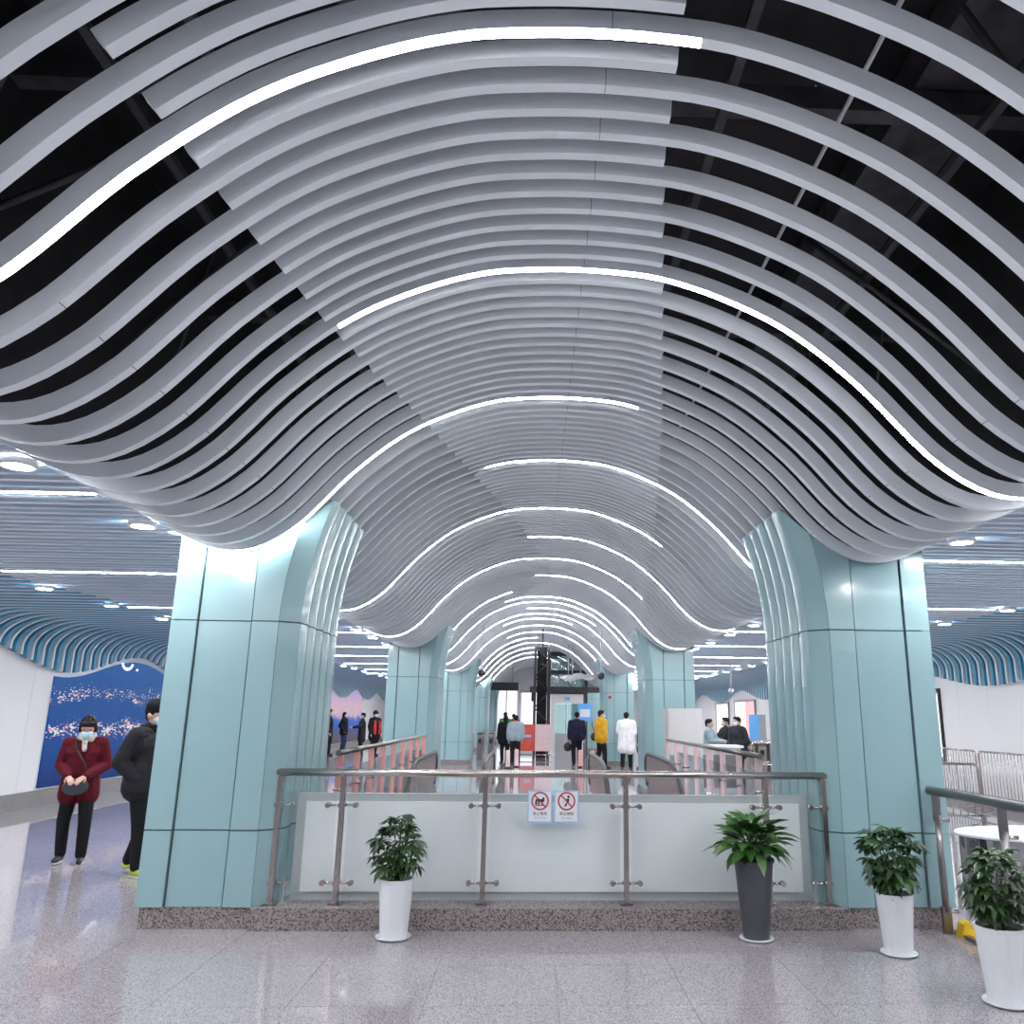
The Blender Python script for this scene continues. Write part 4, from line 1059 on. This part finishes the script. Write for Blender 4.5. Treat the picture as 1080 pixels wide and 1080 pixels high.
# turnstile gates on the right, beyond the counter
for k in range(3):
    x = at_depth(792 + 12 * k, 24) ; t = thing('ticket_gate', '%s ticket gate from the left in the right aisle' % ORD[k], 'gate', (x, 24, 0), group='ticket gates in the right aisle')
    MB().prism([(0, 0), (0, .85), (.12, .98), (1.3, .98), (1.4, .85), (1.4, 0)], 'x', -.12, .12).build('body', 'steel', t); B(-.13, .13, .05, 1.35, .98, 1.0).build('top', 'steel_dark', t); B(-.05, .05, -.015, 0, .6, .75).build('reader', 'black_rubber', t)
for k in range(3):
    x = -1.5 - .42 * k; t = thing('ticket_gate', '%s ticket gate from the right beside the third left column' % ORD[k], 'gate', (x, 32, 0), group='ticket gates left of the middle aisle')
    MB().prism([(0, 0), (0, .85), (.12, .98), (1.3, .98), (1.4, .85), (1.4, 0)], 'x', -.10, .10).build('body', 'esc_panel', t); B(-.11, .11, .05, 1.35, .98, 1.0).build('top', 'steel_dark', t); B(-.05, .05, -.015, 0, .6, .75).build('reader', 'black_rubber', t)
# blue banners
for k, px in enumerate((796.5, 804)):
    yy = 26.5 + k; x = at_depth(px, yy); t = thing('banner_stand', '%s banner stand near the right wall' % ('left blue', 'right grey')[k], 'banner', (x, yy, 0))
    B(-.16, .16, 0, .02, .12, 1.75).build('banner', ('sign_blue', 'far_grey')[k] if k else 'blue_sign_lit', t); B(-.2, .2, -.12, .14, 0, .03).build('base', 'steel_dark', t); MB().tube([(0, .035, .03), (0, .035, 1.72)], .012, 6).build('pole', 'steel_dark', t)
# queue rails in the right aisle
for k in range(2):
    x0, x1, y = at_depth(792, 21.3 + 1.2 * k), at_depth(818, 21.3 + 1.2 * k) + .4, 21.3 + 1.2 * k
    t = thing('queue_rail', '%s steel queue rail in the right aisle' % ('nearer', 'farther')[k], 'rail', (0, 0, 0))
    MB().tube([(x0, y, 0), (x0, y, .95), (x0 + .08, y, 1.03), (x1 - .08, y, 1.03), (x1, y, .95), (x1, y, 0)], .02, 8).build('frame', 'steel', t); MB().tube([(x0, y, .5), (x1, y, .5)], .014, 6).build('mid_rail', 'steel', t)
# pink-wrapped bollards at the head of the escalators
for k, (px, py, m) in enumerate(((545, 842, 'pink_pale'), (612, 842, 'pink_wrap'), (625, 846, 'pink_wrap'), (536, 848, 'pink_pale'))):
    Y = (17.2, 17.2, 16.9, 16.8)[k]; x = at_depth(px, Y)
    t = thing('bollard', ('pale pink wrapped bollard right of the left escalator head', 'pink wrapped bollard nearest the middle by the right escalator head', 'pink wrapped bollard closer to the right escalator', 'pale pink wrapped bollard closer to the left escalator')[k], 'bollard', (x, Y, 0))
    MB().lathe([(.07, 0), (.045, .02), (.042, .96), (.03, .985)], 14).build('post', m, t); MB().lathe([(.05, .62), (.05, .67)], 14).build('band', 'black_rubber', t)
# pink and red panels in front of the lift
t = thing('hoarding_panel', 'pink and red hoarding with a picture below the dark mast', 'hoarding', (at_depth(564, 33.2), 33.2, 0))
B(-.62, -.02, 0, .04, .28, 1.3).build('panel', 'red_panel', t); B(.0, .62, 0, .04, .28, 1.3).build('panel', 'pink_pale', t); B(-.75, -.62, 0, .04, .2, 1.3).build('panel', 'pink_lit', t)
MB().tube([(-.7, .02, .14), (.65, .02, .14)], .025, 6).build('rail', 'steel', t)
for s in (-.6, .55): MB().tube([(s, .02, 0), (s, .02, .28)], .025, 6).build('leg', 'steel', t)
B(-.42, -.15, -.01, 0, .8, .9).build('picture_mark', 'sign_blue', t)
# lift: white portal, glass shaft and dark steel frame
t = thing('lift', 'glass lift shaft with white door portal and dark steel frame', 'lift', (1.56, 36, 0)); t.scale = (.74, 1, 1)
B(-.95, -.70, 0, .3, 0, 2.55).build('door_jamb', 'elev_white', t); B(.70, .95, 0, .3, 0, 2.55).build('door_jamb', 'elev_white', t); B(-.70, .70, 0, .3, 2.15, 2.55).build('lintel', 'elev_white', t)
for s in (-1, 1): B(-.34 + s * .35, .34 + s * .35, .14, .17, .05, 2.13).build('door_leaf', 'glass_teal', t)
B(-.68, .68, .12, .14, 0, .9).build('door_band', 'far_grey', t)
B(-.15, .15, -.012, 0, 2.28, 2.42).build('floor_display', 'blue_sign_lit', t)
for x in (-1.05, 1.15):
    for y in (.35, 2.2): B(x - .07, x + .07, y - .07, y + .07, 0, 4.35).build('shaft_post', 'void_steel', t)
for z in (2.7, 3.5, 4.3):
    for y in (.35, 2.2): B(-1.1, 1.2, y - .06, y + .06, z - .09, z + .09).build('shaft_beam', 'void_steel', t)
    for x in (-1.05, 1.15): B(x - .05, x + .05, .35, 2.2, z - .09, z + .09).build('shaft_beam', 'void_steel', t)
for z0, z1 in ((2.8, 3.4), (3.6, 4.2)): B(-.95, 1.05, .40, .42, z0, z1).build('glass_pane', 'glass_teal', t)
B(-.4, .5, .9, 1.8, 3.2, 4.0).build('machine_box', 'cabinet', t)
B(-2.2, 2.2, -.2, -.05, 2.62, 2.86).build('canopy_beam', 'void_steel', t)
# dark lattice mast
t = thing('lattice_mast', 'tall dark steel lattice mast beside the lift', 'mast', (.42, 34.2, 0))
for x in (-.28, .28):
    for y in (-.28, .28): B(x - .05, x + .05, y - .05, y + .05, 0, 4.5).build('chord', 'void_steel', t)
for k in range(7):
    z = .1 + k * .62; s = 1 if k % 2 else -1
    for y in (-.28, .28): MB().tube([(-.28 * s, y, z), (.28 * s, y, z + .6)], .022, 5).build('lacing', 'void_steel', t)
B(-.2, .2, -.2, .2, .0, 4.4).build('infill', 'void_black', t); B(-.42, -.28, -.45, -.1, 2.2, 2.55).build('junction_box', 'black_rubber', t)
# white fixture cluster on rods beside the mast
t = thing('hanging_fixture', 'white hanging fixture cluster on thin rods above the lift', 'fixture', (1.75, 31.5, 3.0))
for x, z1 in ((-.35, 1.3), (-.2, 1.35), (.12, 1.25), (.5, .75)): MB().tube([(x, 0, .1), (x, 0, z1)], .02, 6).build('rod', 'conduit', t)
for k, (x, z, rx) in enumerate(((-.3, .05, .3), (.05, .12, .28), (.42, .08, .24))):
    q = MB(); ellip(q, (x, 0, z), (rx, .16, .12)); q.build('shade', 'sign_white', t)
# black hanging rod, ceiling cameras
t = thing('hanging_rod', 'thin black rod hanging from the vault in the far middle', 'rod', (.35, 27.5, 3.3)); MB().tube([(0, 0, 0), (0, 0, 1.2)], .025, 6).build('rod', 'black_rubber', t); MB().lathe([(.06, -.02), (.04, .04)], 10).build('tip', 'black_rubber', t)
for k, (px, pytop, pyb) in enumerate(((508, 652, 710), (634, 655, 713))):
    Y = 22.6; a = at_Y(px, pyb, Y); t = thing('dome_camera', '%s black dome camera on a thin pole under the vault' % ('left', 'right')[k], 'camera', (a.x, Y, a.z))
    zt = wave(a.x - XC) - a.z
    MB().tube([(0, 0, .05), (0, 0, zt + .02)], .02, 8).build('pole', 'conduit', t); MB().lathe([(.02, -.10), (.08, -.07), (.10, 0), (.09, .06), (.03, .09)], 16).build('dome', 'dome', t)
# hanging pole in the right aisle
a = at_Y(771, 727, 24.5); t = thing('hanging_pole', 'white hanging pole with a small sensor in the right aisle', 'fixture', (a.x, 24.5, a.z)); MB().tube([(0, 0, 0), (0, 0, ZA - a.z)], .028, 8).build('pole', 'conduit', t); MB().lathe([(.05, -.1), (.09, -.05), (.06, .02)], 12).build('sensor', 'conduit', t); MB().lathe([(.10, ZA - a.z - .03), (.10, ZA - a.z - .005)], 14).build('ceiling_rose', 'conduit', t)
# blue information sign on a stand, right of the lift
a = at_Y(617, 753, 33); t = thing('information_sign', 'blue lit information sign on a stand right of the lift', 'sign', (a.x, 33, 0))
B(-.28, .28, 0, .06, 1.45, 2.12).build('panel', 'blue_sign_lit', t); B(-.2, .2, -.008, 0, 1.6, 1.9).build('notice', 'sign_white', t); MB().tube([(0, .03, 0), (0, .03, 1.45)], .04, 8).build('post', 'steel_dark', t); B(-.25, .25, -.15, .2, 0, .03).build('base', 'steel_dark', t)
# hanging dark display far left of the mast
t = thing('display_board', 'black hanging display board far down the middle aisle', 'display', (at_depth(526, 42), 42, 2.85)); B(-.9, .9, 0, .1, 0, .4).build('case', 'black_rubber', t)
for x in (-.6, .6): MB().tube([(x, .05, .4), (x, .05, wave(t.location.x + x - XC) - 2.89)], .02, 6).build('rod', 'steel_dark', t)
B(-.3, .3, -.01, 0, .1, .3).build('screen', 'ink', t)
# fire alarm on the third right column
t = tag(MB().lathe([(.06, 0), (.06, .05), (.03, .07)], 14).build('alarm_bell', 'sign_red'), 'small round red alarm on the third right column', 'alarm'); t.rotation_euler = (PI / 2, 0, 0); a = at_Y(640, 735, 28.55); t.location = (max(a.x, XC + 2.5), 28.6, a.z)

D.scenes.remove(TMP)
